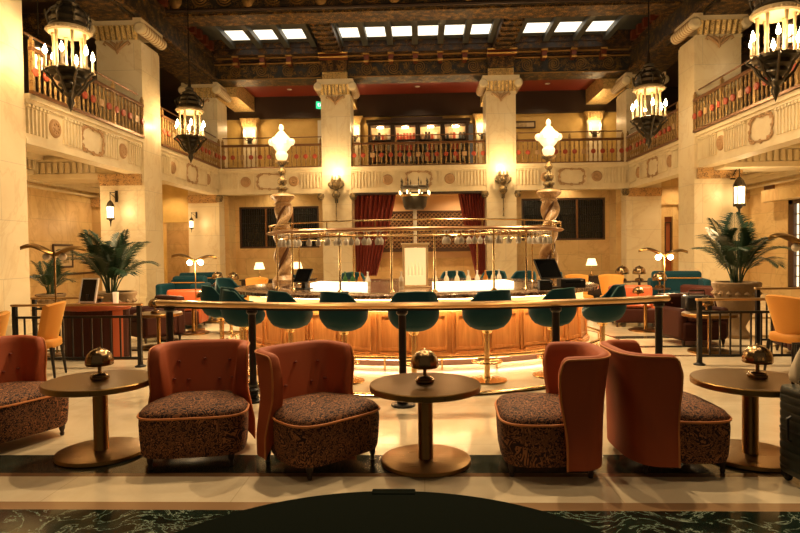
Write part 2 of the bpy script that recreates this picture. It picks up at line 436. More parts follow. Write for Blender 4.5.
# side arcade beams above the galleries
for i, s in enumerate((-1, 1)):
    mb = MB().box(s*XG if s > 0 else -8.5, 8.5 if s > 0 else -XG, 2, 22.0, 7.62, ZC+.1)
    struct('trim_%d' % (16+i), mb, M_beam, smooth=False)
    mb = MB()
    x0, x1 = sorted((s*7.46, s*8.44)); mb.box(x0, x1, 2, 22.0, 7.55, 7.62)
    xa, xb = sorted((s*7.28, s*7.4)); mb.box(xa, xb, 2, 22, 8.35, 8.5); mb.box(xa, xb, 2, 22, 7.66, 7.74)
    struct('trim_%d' % (18+i), mb, M_beamgold, smooth=False)
    mb = MB()
    for k in range(18):
        y = 12.2+k*.55; xa, xb = sorted((s*7.15, s*7.4)); mb.box(xa, xb, y, y+.2, 8.5, 8.8)
    struct('trim_%d' % (20+i), mb, M_redgold, smooth=False)
# transverse ribs over side galleries + over back gallery
mb = MB()
for y in (11.0, 14.2, 16.6, 19.6): mb.box(-11, -8.45, y-.3, y+.3, 7.55, 8.0).box(8.45, 11, y-.3, y+.3, 7.55, 8.0)
struct('trim_22', mb, M_beamgold, smooth=False)
for i, x in enumerate((-7.35, -2.95, 2.8, 7.2)):
    w2 = .42 if abs(x) > 5 else .33
    struct('trim_%d' % (23+i), MB().prism([(x-w2,7.95),(x+w2,7.95),(x+w2,7.35),(x-w2,7.35)], 23.0, 25.5), M_goldcap, smooth=False)
# inverted curved bracket from each beam end down to pilaster + gallery pilaster
for i, x in enumerate((-7.13, -2.78, 2.55, 7.11)):
    p = thing('gallery_pilaster', ['cream pilaster with gilded capital, upper left gallery wall', 'cream pilaster with gilded capital left of upper bookcase', 'cream pilaster with gilded capital right of upper bookcase', 'cream pilaster with gilded capital, upper right gallery wall'][i], 'pilaster', (x, 25.5, ZG), 0, 'gallery wall pilasters')
    obj('shaft', MB().box(-.28, .28, -.12, .08, 0, 2.2), M_plaster, p, smooth=False)
    c = MB().prism([(-.28,2.2),(-.40,2.55),(.40,2.55),(.28,2.2)], -.22, .08)
    for k in range(6): c.box(-.3+k*.11, -.24+k*.11, -.26, -.2, 2.24, 2.5)
    obj('capital', c, M_goldcap, p, smooth=False)

for i, x in enumerate((-7.13, -2.78, 2.55, 7.11)):
    q = thing('candle_bracket', ['twin candle bracket on the upper left gallery pilaster', 'twin candle bracket on the pilaster left of the upper cabinet', 'twin candle bracket on the pilaster right of the upper cabinet', 'twin candle bracket on the upper right gallery pilaster'][i], 'wall lamp', (x, 25.3, 6.25), 0, 'gallery candle brackets')
    obj('bracket_arm', MB().tube([(-.2,-.05,.02),(-.16,-.06,-.1),(0,-.04,-.14),(.16,-.06,-.1),(.2,-.05,.02)], .025, 6).box(-.08,.08,-.03,.07,-.25,.0), M_bronze, q)
    for sx in (-1, 1): obj('candle', MB().lathe([(.03,.02),(.03,.14),(.045,.16),(.05,.24),(.0,.34)], 10, c=(sx*.2,-.05,0)), M_frost, q)
    point('bulb_light', (0,-.35,.3), 20, parent=q, rad=.1)

# galleries: slab, fascia, mouldings
def fascia(s, y0, y1, name, nm2):
    """s=-1 left, 1 right, 0 back. local x runs along, local -y faces the hall"""
    ln = y1-y0
    if s == -1: M = Matrix.Translation((-XG, y0, 0)) @ Matrix.Rotation(pi/2, 4, 'Z')      # local x -> +y ; local -y -> +x
    elif s == 1: M = Matrix.Translation((XG, y1, 0)) @ Matrix.Rotation(-pi/2, 4, 'Z')
    else: M = Matrix.Translation((y0, YB, 0))
    f = MB().box(0, ln, 0, .35, ZF, ZG, M)
    f.box(0, ln, -.10, .35, ZG-.10, ZG, M).box(0, ln, -.05, 0, ZG-.17, ZG-.10, M).box(0, ln, -.03, 0, ZF, ZF+.09, M).box(0, ln, -.015, 0, ZF+.09, ZF+.13, M)
    n = int(ln/.115)
    med = [ln*.14, ln*.86] if s else [ln*.27, ln*.73]
    if s: med = [ln*.2, ln*.80]
    for k in range(n):
        x = (k+.5)*ln/n
        if min(abs(x-q) for q in med) < .2 or abs(x-ln/2) < .52: continue
        f.box(x-.022, x+.022, -.05, 0, ZF+.2, ZG-.25, M)
        f.box(x-.032, x+.032, -.07, 0, ZG-.235, ZG-.185, M)
    fo = struct(name, f, M_plaster, smooth=False)
    for q in med:
        Mq = M @ Matrix.Translation((q, 0, (ZF+ZG)/2-.01)) @ Matrix.Rotation(pi/2, 4, 'X')
        m_ = MB().lathe([(0,.05),(.05,.05),(.07,.03),(.12,.045),(.15,.05),(.18,.03),(.19,0)], 20, M=Mq)
        for a in range(8): m_.lathe([(0,.05),(.02,.045),(.026,.02)], 6, c=(.1*cos(a*pi/4), .1*sin(a*pi/4), .01), M=Mq)
        obj('medallion', m_, M_relief, fo)
    c = MB(); Mq = M @ Matrix.Translation((ln/2, 0, (ZF+ZG)/2-.01)) @ Matrix.Rotation(pi/2, 4, 'X')
    out = []
    for q in range(48):
        a = 2*pi*q/48; rr = 1+.07*sin(a*8)
        cx = .44*math.copysign(abs(cos(a))**.45, cos(a))*rr; cy = .27*math.copysign(abs(sin(a))**.45, sin(a))*rr
        out.append((cx, cy, .02))
    c.tube(out, .018, 6, closed=True, M=Mq)
    for q in range(0, 48, 3):
        x, y, z = out[q]
        c.tube([(x*1.0+(.025+.004*t)*cos(t*.8+q), y+(.02+.004*t)*sin(t*.8+q), .03) for t in range(10)], .012, 5, M=Mq)
    obj('cartouche', c, M_relief, fo)
    return fo
BX = [-7.4, -3.04, 2.86, 7.3]
LY = [(5.0, 10.4), (11.5, 15.9), (17.0, 22.0)]
RY = [(5.0, 11.0), (12.0, 16.6), (17.6, 22.0)]
LY = [(11.22, 15.9), (17.0, 22.0)]; RY = [(10.6, 16.6), (17.6, 22.0)]
ti = 30
for y0, y1 in LY: fascia(-1, y0, y1, 'trim_%d' % ti, ''); ti += 1
for y0, y1 in RY: fascia(1, y0, y1, 'trim_%d' % ti, ''); ti += 1
for x0, x1 in ((-7.4,-3.57),(-2.51,2.33),(3.39,7.3)): fascia(0, x0, x1, 'trim_%d' % ti, ''); ti += 1
# soffit beams (bottom at ZF) and gallery slabs with raised aisle ceiling
mb = MB().box(-11.2, -7.75, 2, 27, 4.12, ZG).box(7.75, 11.2, 2, 27, 4.12, ZG).box(-7.75, 7.75, 22.35, 27, 4.2, ZG)
struct('ceiling_aisle', mb, M_plaster, smooth=False)
for i, s in enumerate((-1, 1)):
    mb = MB(); e = MB()
    def sb(x0, x1, y0, y1, z0, z1, m=None): 
        a, b = sorted((s*x0, s*x1)); (m or mb).box(a, b, y0, y1, z0, z1)
    sb(10.42, 10.6, 5, 23, 3.45, 3.6); sb(10.3, 10.6, 5, 23, 3.6, 3.72); sb(10.5, 10.6, 5, 23, 3.30, 3.36)
    sb(10.05, 10.6, 5, 23, 3.98, 4.12); sb(7.75, 7.9, 5, 23, 3.98, 4.12)
    y = 9.
    while y < 23: sb(10.22, 10.6, y, y+.10, 3.74, 3.98); y += .2
    for y in (10.9, 16.5): sb(7.75, 10.6, y-.5, y+.5, 3.52, 4.12); sb(7.76, 10.58, y-.6, y+.6, 3.94, 4.0); sb(7.76, 10.58, y-.56, y+.56, 3.49, 3.62)
    struct('trim_%d' % (41+i), mb, M_plaster, smooth=False)
    # rows of dentil brackets on transverse beams
    mb = MB()
    for yy in (10.4, 11.4, 16.0, 17.0):
        x = 7.8
        while x < 10.5: sb(x, x+.09, yy-.08 if yy in (10.4,16.0) else yy, yy if yy in (10.4,16.0) else yy+.08, 3.64, 3.92); x += .17
    struct('trim_%d' % (43+i), mb, M_plaster, smooth=False)

# ------------------------------------------------------------------ pillars
def pillar(x0, x1, y0, y1, side, label, upper=True):
    """side: -1/1 for side rows (faces hall sideways), 0 for back columns"""
    cx, cy = (x0+x1)/2, (y0+y1)/2
    p = thing('marble_pillar', label, 'pillar', (cx, cy, 0))
    w, d = (x1-x0)/2, (y1-y0)/2
    sh = MB().box(-w, w, -d, d, .3, 7.0)
    e = .05
    if side: a = -side*w; xa, xb = sorted((a, a-side*.06)); sh.box(xa, xb, -d+.0, d-.0, .3, 7.0)
    else:
        for q in (-w+.1, w-.13): sh.box(q, q+.03, -d-.02, -d, ZG, 6.9)
    obj('shaft', sh, M_pillar, p, smooth=False)
    obj('base', MB().box(-w-.08, w+.08, -d-.08, d+.08, 0, .22).box(-w-.04, w+.04, -d-.04, d+.04, .22, .32), M_pillar, p, smooth=False)
    # ionic-like capital: scrolls and fluted neck
    cap = MB().box(-w-.02, w+.02, -d-.02, d+.02, 7.0, 7.08).box(-w-.12, w+.12, -d-.12, d+.12, 7.42, 7.62)
    gd = MB()
    n = 8
    fl = MB()
    for k in range(n):
        x = -w+(k+.5)*2*w/n
        prof = [(-.035,7.08),(.035,7.08),(.045,7.42),(-.045,7.42)]
        fl.add([(x-.045,-d-.05,7.08),(x+.045,-d-.05,7.08),(x+.05,-d-.16,7.42),(x-.05,-d-.16,7.42),(x-.045,-d,7.08),(x+.045,-d,7.08),(x+.05,-d,7.42),(x-.05,-d,7.42)],
                [(0,1,2,3),(4,5,1,0),(7,6,5,4),(3,2,6,7),(0,3,7,4),(1,5,6,2)])
    obj('capital_flutes', fl, M_goldcap, p, smooth=False)
    for sx in (-1, 1):
        cap.lathe([(0,-d-.17),(.10,-d-.17),(.13,-d-.15),(.155,-d-.13),(.155,d+.13),(.1,d+.17),(0,d+.17)], 14, M=Matrix.Translation((sx*(w+.08),0,7.36)) @ Matrix.Rotation(-pi/2, 4, 'X'))
        for q in range(9):
            a = -d+q*2*d/8; gd.lathe([(.158,a-.02),(.168,a),(.158,a+.02)], 14, M=Matrix.Translation((sx*(w+.08),0,7.36)) @ Matrix.Rotation(-pi/2, 4, 'X'))
    obj('capital', cap, M_goldcap if False else M_plaster, p, ang=30)
    # carved drop ornament
    for sg in (-1, 1):
        gd.tube([(0,-d-.03,6.78),(sg*w*.15,-d-.05,6.86),(sg*w*.35,-d-.05,6.96),(sg*w*.55,-d-.05,7.03),(sg*w*.62,-d-.05,6.97),(sg*w*.52,-d-.05,6.93)], [.02,.035,.04,.035,.025,.015], 7)
        gd.tube([(0,-d-.03,6.86),(sg*w*.12,-d-.05,6.97),(sg*w*.3,-d-.05,7.05)], [.03,.035,.02], 7)
    gd.lathe([(0,6.70),(.04,6.76),(.05,6.86),(.03,6.98),(0,7.06)], 8, c=(0,-d-.03,0))
    obj('ornament', gd, M_relief, p, ang=30)
    if side:   # bronze moulded lower capital under the gallery
        lc = MB().box(-w, w, -d-.10, d+.10, 3.42, 3.57).box(-w-.0, w+.0, -d-.05, d+.05, 3.28, 3.42)
        obj('lower_capital', lc, gil_low, p, smooth=False)
    return p
gil_low = gilded('bronzed_lower_capital', (.16,.08,.03), (.7,.45,.2), 9, .8, .6)
pillar(-8.5, -7.45, 10.1, 11.22, -1, 'huge pale marble pillar at the left edge')
pillar(-8.5, -7.36, 15.9, 17.0, -1, 'pale marble pillar on the left behind the tall palm')
pillar(-8.5, -7.42, 22.0, 23.1, -1, 'pale marble corner pillar at far left of back wall')
pillar(7.34, 8.5, 16.6, 17.6, 1, 'pale marble pillar on the right beside the wall lantern')
pillar(7.34, 8.5, 22.0, 23.1, 1, 'pale marble corner pillar at far right of back wall')
pillar(7.34, 8.5, 10.2, 11.3, 1, 'pale marble pillar at the right edge')
pillar(-3.57, -2.51, 21.95, 23.0, 0, 'pale back wall pillar left of the red curtains')
pillar(2.33, 3.39, 21.95, 23.0, 0, 'pale back wall pillar right of the red curtains')
# scroll bracket of gold above each column, carrying the beam
for i, x in enumerate((-3.04, 2.86)):
    b = thing('ceiling_bracket', ['gilded stepped bracket above the left back pillar', 'gilded stepped bracket above the right back pillar'][i], 'bracket', (x, 22, 7.62), 0, 'gilded pillar brackets')
    g = MB().box(-.45, .45, -.15, -.005, .0, .25)
    for k in range(9): g.box(-.43+k*.1, -.38+k*.1, -.2, -.15, .02, .23)
    obj('fluted_block', g, M_goldcap, b, smooth=False)
    obj('carved_block', MB().prism([(-.42,.25),(.42,.25),(.5,.62),(-.5,.62)], -.3, -.005), M_beamgold, b, smooth=False)
    obj('red_block', MB().box(-.5, .5, -.52, -.21, .62, .79), M_redgold, b, smooth=False)
    obj('gold_roll', MB().tube([(-.52,-.55,.66),(.52,-.55,.66)], .035, 8).tube([(-.52,-.55,.80),(.52,-.55,.80)], .035, 8), M_gold, b)

# ------------------------------------------------------------------ back wall, ground floor
YW = 23.4
def wall_with_hole(x0, x1, z0, z1, hx0, hx1, hz0, hz1, y, t=.2):
    return MB().box(x0, hx0, y, y+t, z0, z1).box(hx1, x1, y, y+t, z0, z1).box(hx0, hx1, y, y+t, z0, hz0).box(hx0, hx1, y, y+t, hz1, z1)
struct('wall_back_left', wall_with_hole(-8.0, -3.0, 0, 4.2, -7.05, -3.95, 1.62, 3.22, YW), M_wall, smooth=False)
struct('wall_back_right', wall_with_hole(2.8, 8.0, 0, 4.2, 3.80, 6.95, 1.78, 3.38, YW), M_wall, smooth=False)
def grille_window(n, x0, x1, z0, z1, y):
    w_ = struct('window_%d' % n, rect_ring(x0, x1, y+.02, y+.16, z0, z1, .07), M_frame, smooth=False)
    fr = MB(); 
    for q in (1/3, 2/3): x = x0+(x1-x0)*q; fr.box(x-.035, x+.035, y+.03, y+.15, z0, z1)
    f2 = obj('mullion', fr, M_railwood, w_, smooth=False)
    obj('pane', MB().box(x0, x1, y+.13, y+.15, z0, z1), M_grille, w_, smooth=False)
    g = MB(); k = int((x1-x0)/.085)
    for i in range(k):
        x = x0+(i+.5)*(x1-x0)/k; g.box(x-.008, x+.008, y+.08, y+.10, z0, z1)
    for i in range(1, 5):
        z = z0+(z1-z0)*i/5; g.box(x0, x1, y+.08, y+.1, z-.01, z+.01)
    for i in range(k):
        x = x0+(i+.5)*(x1-x0)/k
        for z in (z0+.5*(z1-z0), z0+.6*(z1-z0)): g.lathe([(0,-.03),(.03,0),(0,.03)], 4, c=(x, y+.07, z))
    obj('grille', g, M_iron, w_, smooth=False)
grille_window(1, -7.05, -3.95, 1.62, 3.22, YW); grille_window(2, 3.80, 6.95, 1.78, 3.38, YW)
struct('wall_middle_jamb', MB().box(-2.62, -2.42, 22.9, 27.2, 0, 4.2).box(2.25, 2.45, 22.9, 27.2, 0, 4.2), M_wall, smooth=False)
struct('wall_back_middle', MB().box(-2.6, 2.4, 25.2, 25.4, 0, 4.2), mat('apricot_plaster', (.72,.45,.24), .6), smooth=False)
struct('baseboard_back', MB().box(-2.6, 2.4, 25.16, 25.2, 0, 1.15), M_wall, smooth=False)
mb = MB().box(-2.51, 2.33, 22.0, 22.35, 3.50, 3.57)
struct('trim_50', mb, M_wood_dk, smooth=False)
mb = MB()
for x in (-7.35, -3.62, -2.46, 2.28, 3.44, 7.25):
    mb.lathe([(0,-.14),(.1,-.12),(.15,0),(.12,.1),(0,.13)], 10, c=(x, 22.0, 3.45))
struct('trim_51', mb, M_bronze_gilt)
# pilaster strips on back wall sides
mb = MB().box(-7.42, -7.2, 22.6, 23.4, 0, 4.2).box(7.1, 7.35, 22.6, 23.4, 0, 4.2)
struct('trim_52', mb, M_wall, smooth=False)

# far corner walls of the aisles
struct('wall_left_end', MB().box(-10.6, -9.95, 23.2, 23.5, 0, 4.12).box(-9.95, -8.3, 23.2, 23.5, 2.66, 4.12), M_yellow, smooth=False)
struct('wall_left_foyer', MB().box(-11.5, -8.75, 26.8, 27, 0, 4.12).box(-8.3, -7.9, 23.5, 27, 0, 4.12), M_wall, smooth=False)
struct('wall_right_end', MB().box(9.35, 10.6, 23.2, 23.5, 0, 4.12).box(8.4, 9.05, 23.2, 23.5, 0, 4.12).box(9.05, 9.35, 23.2, 23.5, 2.6, 4.12), M_wall, smooth=False)
struct('trim_53', MB().box(8.75, 9.05, 23.12, 23.2, 0, 2.6).box(9.35, 9.5, 23.12, 23.2, 0, 2.6).box(8.75, 9.5, 23.12, 23.2, 2.6, 3.05).box(8.65, 9.6, 23.05, 23.2, 3.05, 3.12), M_wall, smooth=False)
d = struct('door_1', MB().box(8.95, 9.45, 23.25, 23.32, 0, 2.6), mat('reddish_door_timber', (.30,.08,.025), .4), smooth=False)
obj('door_panel', rect_ring(9.1, 9.33, 23.2, 23.25, 1.3, 2.4, .03), M_wood_dk, d, smooth=False)
obj('door_handle', MB().lathe([(0,0),(.03,.01),(.035,.03),(0,.05)], 10, M=Matrix.Translation((9.1,23.25,1.1)) @ Matrix.Rotation(pi/2, 4, 'X')), M_brass, d)
d = struct('door_2', MB().box(-9.0, -8.4, 26.5, 26.6, 0, 2.3), M_wood_dk, smooth=False)
obj('door_panel', rect_ring(-8.95, -8.45, 26.44, 26.5, 1.2, 2.2, .04), M_railwood, d, smooth=False)
struct('baseboard_left', MB().box(-10.6, -10.56, 8, 23, 0, .25), M_wall, smooth=False)
struct('baseboard_right', MB().box(10.56, 10.6, 17, 23, 0, .25), M_wall, smooth=False)
struct('trim_54', MB().box(-10.6, -10.54, 8, 20.5, .86, .92), M_frame, smooth=False)
# pilasters on side walls w/ small bronze capitals
for i, (s, y0, y1) in enumerate(((-1, 19.3, 19.9), (1, 20.2, 21.0))):
    wi = 9.9 if s < 0 else 10.35
    a, b = sorted((s*wi, s*10.6)); struct('trim_%d' % (55+i), MB().box(a, b, y0, y1, 0, 3.3), M_wall, smooth=False)
    a, b = sorted((s*(wi-.05), s*10.6)); struct('trim_%d' % (57+i), MB().box(a, b, y0-.06, y1+.06, 3.0, 3.25), gil_low, smooth=False)
# right side glazed doors under a stone lintel
struct('trim_59', MB().box(10.2, 10.6, 13.6, 18.75, 2.78, 3.12), M_wall, smooth=False)
obj_l = struct('door_3', MB().box(10.62, 10.72, 17.9, 18.1, 0, 2.78).box(10.62, 10.72, 13.7, 13.9, 0, 2.78).box(10.62, 10.72, 13.7, 18.1, 2.66, 2.78).box(10.62, 10.72, 13.7, 18.1, 0, .3), M_frame, smooth=False)
mb = MB()
for k in range(7):
    y = 17.9-k*.66
    mb.box(10.60, 10.72, y-.09, y+.0, .3, 2.66)
    for q in (1, 2): mb.box(10.64, 10.68, y-.09-q*.19-.012, y-.09-q*.19+.012, .3, 2.66)
for z in [.3+.295*i for i in range(1, 8)]: mb.box(10.64, 10.68, 13.9, 17.9, z-.012, z+.012)
obj('glazing_bars', mb, M_frame, obj_l, smooth=False)
obj('pane', MB().box(10.69, 10.71, 13.9, 17.9, .3, 2.66), M_pane, obj_l, smooth=False)
v_ = thing('wall_vent', 'small dark louvred vent high on the right wall', 'vent', (10.58, 19.0, 3.25))
obj('vent_frame', MB().box(-.03, .02, -.25, .25, -.1, .1), M_railwood, v_, smooth=False)
mb = MB()
for k in range(5): mb.box(-.04, -.03, -.22, .22, -.075+k*.035, -.06+k*.035)
obj('louvre', mb, M_frame, v_, smooth=False)

# ------------------------------------------------------------------ gallery railings
bal_me = MB().lathe([(.022,0),(.03,.05),(.018,.10),(.032,.2),(.022,.3),(.034,.4),(.022,.5),(.034,.6),(.018,.7),(.028,.76),(.022,.8)], 8).mesh('baluster'); bal_me.materials.append(M_baluster); bal_me.shade_smooth()
dm = MB().lathe([(0,.02),(.03,.03),(.055,.02),(.072,.03),(.085,.012),(.085,-.012),(.072,-.03),(.055,-.02),(.03,-.03),(0,-.02)], 14, M=Matrix.Rotation(pi/2, 4, 'X')).mesh('roundel'); dm.materials.append(M_disc); dm.shade_smooth()
dg = dm.copy(); dg.materials.clear(); dg.materials.append(M_gold)
sq = MB().box(-.08,.08,-.02,.02,-.08,.08).lathe([(0,.03),(.04,.02),(.06,0)], 8, M=Matrix.Rotation(pi/2,4,'X')).mesh('square_boss'); sq.materials.append(M_relief)
def gallery_rail(loc, rz, ln, label):
    r = thing('gallery_railing', label, 'railing', loc, rz, 'gallery railings')
    obj('top_rail', MB().box(0, ln, -.05, .05, .80, .88), M_railwood, r, bevel=.012)
    obj('bottom_rail', MB().box(0, ln, -.045, .045, 0, .06), M_railwood, r, smooth=False)
    obj('guard_rail', MB().tube([(0,.12,1.14),(ln,.12,1.14)], .02, 8), M_railwood, r)
    np_ = max(2, round(ln/1.65)); n = max(8, int(ln/.165))
    posts = [i*ln/np_ for i in range(np_+1)]
    for x in posts:
        x = min(max(x, .04), ln-.04)
        obj('post', MB().box(x-.035, x+.035, -.04, .04, 0, 1.0).lathe([(0,1.08),(.03,1.05),(.03,1.0)], 8, c=(x,0,0)), M_baluster, r)
    for k in range(n):
        x = (k+.5)*ln/n
        o = obj('baluster', bal_me, M_baluster, r, smooth=False, loc=(x, 0, .03))
        if k % 2 == 0:
            me = sq if (k//2) % 5 == 2 else dm
            obj('roundel', me, M_disc, r, smooth=False, loc=(x, -.03, .42))
    return r
gallery_rail((-XG+.12, 11.25, ZG), pi/2, 4.6, 'ornate balcony railing on the left gallery, nearest the camera')
gallery_rail((-XG+.12, 17.0, ZG), pi/2, 4.9, 'ornate balcony railing on the left gallery, the farther section')
gallery_rail((XG-.12, 16.6, ZG), -pi/2, 6.0, 'ornate balcony railing on the right gallery, nearest the camera')
gallery_rail((XG-.12, 21.9, ZG), -pi/2, 4.3, 'ornate balcony railing on the right gallery, the farther section')
gallery_rail((-7.25, 22.08, ZG), 0, 3.66, 'balcony railing on the back wall behind the left torch lamp')
gallery_rail((-2.49, 22.08, ZG), 0, 4.80, 'balcony railing on the back wall before the dark bookcase')
gallery_rail((3.41, 22.08, ZG), 0, 3.80, 'balcony railing on the back wall behind the right torch lamp')

# bookcase in upper gallery
b = thing('glazed_cabinet', 'dark four-bay cabinet with lit niches behind the middle balcony railing', 'cabinet', (-.1, 25.3, ZG))
obj('carcass', rect_ring(-2.05, 2.05, -.2, .4, 0, 2.2, .1).box(-2.1, 2.1, .35, .4, 0, 2.2), M_wood_dk, b, smooth=False)
obj('cornice', MB().box(-2.12, 2.12, -.28, .4, 2.2, 2.32).box(-1.1, 1.0, -.3, .4, 2.32, 2.4), M_wood_dk, b, smooth=False)
for k in range(3): obj('divider', MB().box(-1.05+k*1.02-.08, -1.05+k*1.02+.08, -.2, .35, .1, 2.1), M_wood_dk, b, smooth=False)
for k in range(4):
    x = -1.55+k*1.03
    obj('niche_back', MB().box(x-.42, x+.42, .3, .34, .1, 2.1), M_bluegrey, b, smooth=False)
    for z in (.6, 1.05, 1.5): obj('shelf', MB().box(x-.43, x+.43, -.1, .3, z, z+.03), M_wood_dk, b, smooth=False)
    lo = obj('picture_light', MB().tube([(x-.12,-.14,2.02),(x+.12,-.14,2.02)], .03, 8), M_flame, b)
    pl = point('bulb_light', (x,-.16,1.95), 2.2, parent=b)
bk = None
cols = [M_disc, M_wood_dk, M_relief, M_white, M_steelblue]
nb = 0
bb = {}
for k in range(4):
    for z in (.13, .63, 1.08, 1.53):
        for q in range(6):
            x = -1.65+k*1.03-.32+q*.13+random.uniform(-.01,.01); h = random.uniform(.22,.33); m = M_disc if k == 1 and z > 1 else random.choice(cols)
            key = (m.name, round(h*20))
            if key not in bb:
                me = MB().box(-.045,.045,-.1,.1,0,h).box(-.04,.04,-.104,-.1,h*.7,h*.8).mesh('book'); me.materials.append(m); bb[key] = me
            o = bpy.data.objects.new('book', bb[key]); C.objects.link(o); o.location = (x, 25.4, ZG+z)
            tag(o, 'small upright volume in the lit cabinet on the upper gallery', 'book', 'volumes in the gallery cabinet')
# upper gallery extras
d = struct('door_4', MB().box(-4.3, -3.4, 25.52, 25.6, ZG, 6.95), M_white, smooth=False)
obj('door_panel', MB().box(-4.05, -3.7, 25.46, 25.52, ZG, 6.5), M_frame, d, smooth=False)
struct('wall_gallery_recess', MB().box(-3.9, -3.2, 25.40, 25.5, 6.0, 7.0), M_pink, smooth=False)
e = thing('exit_sign', 'green exit sign hanging under dark beam beside left back pillar', 'sign', (-3.72, 22.95, 6.95), R_(35))
obj('sign_box', MB().box(-.2, .2, -.03, .03, -.13, .13), M_exit, e, smooth=False)
obj('hanger', MB().cyl(.012, .13, .4, 8), M_black, e)
tc = bpy.data.curves.new('EXIT', 'FONT'); tc.body = 'EXIT'; tc.size = .16; tc.align_x = 'CENTER'; tc.align_y = 'CENTER'; tc.extrude = .003
tmp = bpy.data.objects.new('tmp', tc); tm = bpy.data.meshes.new_from_object(tmp); bpy.data.objects.remove(tmp); tm.materials.clear(); tm.materials.append(M_exitw)
to = bpy.data.objects.new('lettering', tm); link(to, e); to.location = (0,-.034,0); to.rotation_euler = (pi/2,0,0)
def picture(label, M, w_, h_, loc, rz, art):
    p = thing('framed_picture', label, 'picture', loc, rz)
    obj('frame', rect_ring(-w_/2, w_/2, -.04, 0, -h_/2, h_/2, .06), M_frame, p, bevel=.01)
    obj('mount', MB().box(-w_/2+.05, w_/2-.05, -.02, -.005, -h_/2+.05, h_/2-.05), M_paper, p, smooth=False)
    obj('artwork', MB().box(-w_*.28, w_*.28, -.026, -.02, -h_*.3, h_*.3), art, p, smooth=False)
art = mat('sepia_artwork', (.2,.12,.06), .7); L(art, ramp(art, noise(art, coord(art), 4, 6), [(.35, (.10,.06,.03)), (.6, (.5,.38,.2))]), bs(art).inputs['Base Color'])
picture('dark framed print on left marble wall, the larger and higher one', None, 1.05, 1.15, (-10.58, 15.2, 1.47), pi/2, art)
picture('dark framed print on left marble wall, the smaller one nearer the palm', None, 1.0, .7, (-10.58, 18.2-.6, 1.43), pi/2, art)
picture('small landscape-shaped picture high on the upper right gallery wall', None, 1.7, .3, (3.9, 25.55, 6.6), 0, art)

# ------------------------------------------------------------------ middle bay: curtains, lattice, shelf
def curtain(x0, x1, xb0, xb1, z0, z1, y, label, flip):
    rows = []
    nz = 24; nx = 90
    for j in range(nz+1):
        t = j/nz; z = z1+(z0-z1)*t
        s = t**1.15
        a = x0+(xb0-x0)*s; b_ = x1+(xb1-x1)*s
        rows.append([(a+(b_-a)*i/nx, y+.10*sin(i*.62+.5*sin(j*.3))*(1-.3*t)+.03*sin(i*1.7), z+.0) for i in range(nx+1)])
    mb = MB().grid(rows); o = obj('curtain', mb, M_curtain, smooth=True, ang=80)
    s_ = o.modifiers.new('th', 'SOLIDIFY'); s_.thickness = .02
    tag(o, label, 'curtain')
curtain(-2.48, -.95, -2.44, -1.7, .55, 3.55, 22.5, 'deep red velvet curtain swept aside beside the left back pillar', 0)
curtain(1.35, 2.30, 1.98, 2.30, .55, 3.55, 22.5, 'narrow deep red velvet curtain beside the right back pillar', 1)
r = thing('wine_lattice', 'dark diamond lattice wine rack across the middle alcove', 'rack', (0, 25.0, 0))
mb = MB(); x0, x1, z0, z1 = -2.3, 2.2, 1.55, 3.0
step = .17
def clipseg(cx, sgn):
    pts = []
    # line x = cx + sgn*(z-z0)
    za, zb = z0, z1
    xa, xb = cx, cx+sgn*(z1-z0)
    def zx(x): return z0+(x-cx)/sgn
    lo, hi = z0, z1
    for xl in (x0, x1):
        z = zx(xl)
        if sgn > 0:
            if xl == x0: lo = max(lo, z)
            else: hi = min(hi, z)
        else:
            if xl == x1: lo = max(lo, z)
            else: hi = min(hi, z)
    if hi-lo > .05: return (cx+sgn*(lo-z0), lo), (cx+sgn*(hi-z0), hi)
k = -40
while k < 60:
    for sgn in (1, -1):
        q = clipseg(x0+k*step, sgn)
        if q: mb.tube([(q[0][0], -.02*sgn, q[0][1]), (q[1][0], -.02*sgn, q[1][1])], .022, 4)
    k += 1
obj('lattice', mb, mat('rack_oak', (.32,.16,.06), .5), r, smooth=False)
obj('rack_back', MB().box(x0, x1, .1, .14, z0, z1), mat('rack_dark_red', (.055,.016,.008), .6), r, smooth=False)  # dark red panel behind the lattice
obj('rack_frame', MB().box(x0, x1, -.06, .14, z0-.14, z0).box(x0, x1, -.06, .14, z1, z1+.07).box(x0-.05, x0, -.06, .14, z0-.1, z1+.07).box(x1, x1+.05, -.06, .14, z0-.1, z1+.07), M_frame, r, smooth=False)

# ------------------------------------------------------------------ bar
CX, CY = -.12, 9.6
def ell(a, b, t, z=0, cx=CX, cy=CY): return (cx+a*sin(t), cy-b*cos(t), z)     # t=0 is the point nearest the camera
def ring_band(prof, n=120, t0=-pi, t1=pi, mb=None):   # prof: list of (a,b,z)
    full = abs(t1-t0-2*pi) < 1e-6; mb = mb or MB()
    rows = [[ell(a, b, t0+(t1-t0)*i/n, z) for i in range(n if full else n+1)] for a, b, z in prof]
    return mb.grid(rows, closed_u=full)
pf = obj('bar_platform', ring_band([(3.2,3.52,0),(3.2,3.52,.03),(0.01,.01,.03)]), mat('platform_cream_stone', (.80,.70,.5), .16))
tag(pf, 'low cream stone plinth with brass edge under the oval bar and its stools', 'platform')
obj('edge_trim', ring_band([(3.21,3.53,.0),(3.23,3.55,.022),(3.21,3.53,.034),(3.17,3.49,.034)]), M_brass, pf)
bar = thing('oval_bar', 'large oval bar with glowing orange panelled wood front in the hall centre', 'bar', (0,0,.03))
obj('kick_board', ring_band([(2.58,2.02,0),(2.58,2.02,.09)]), mat('kick_brown', (.07,.025,.01), .5), bar)
obj('wood_front', ring_band([(2.52,1.96,.09),(2.66,2.10,.09),(2.66,2.10,.13),(2.60,2.04,.15),(2.60,2.04,.68),(2.56,2.0,.70)]), M_wood, bar, ang=30)
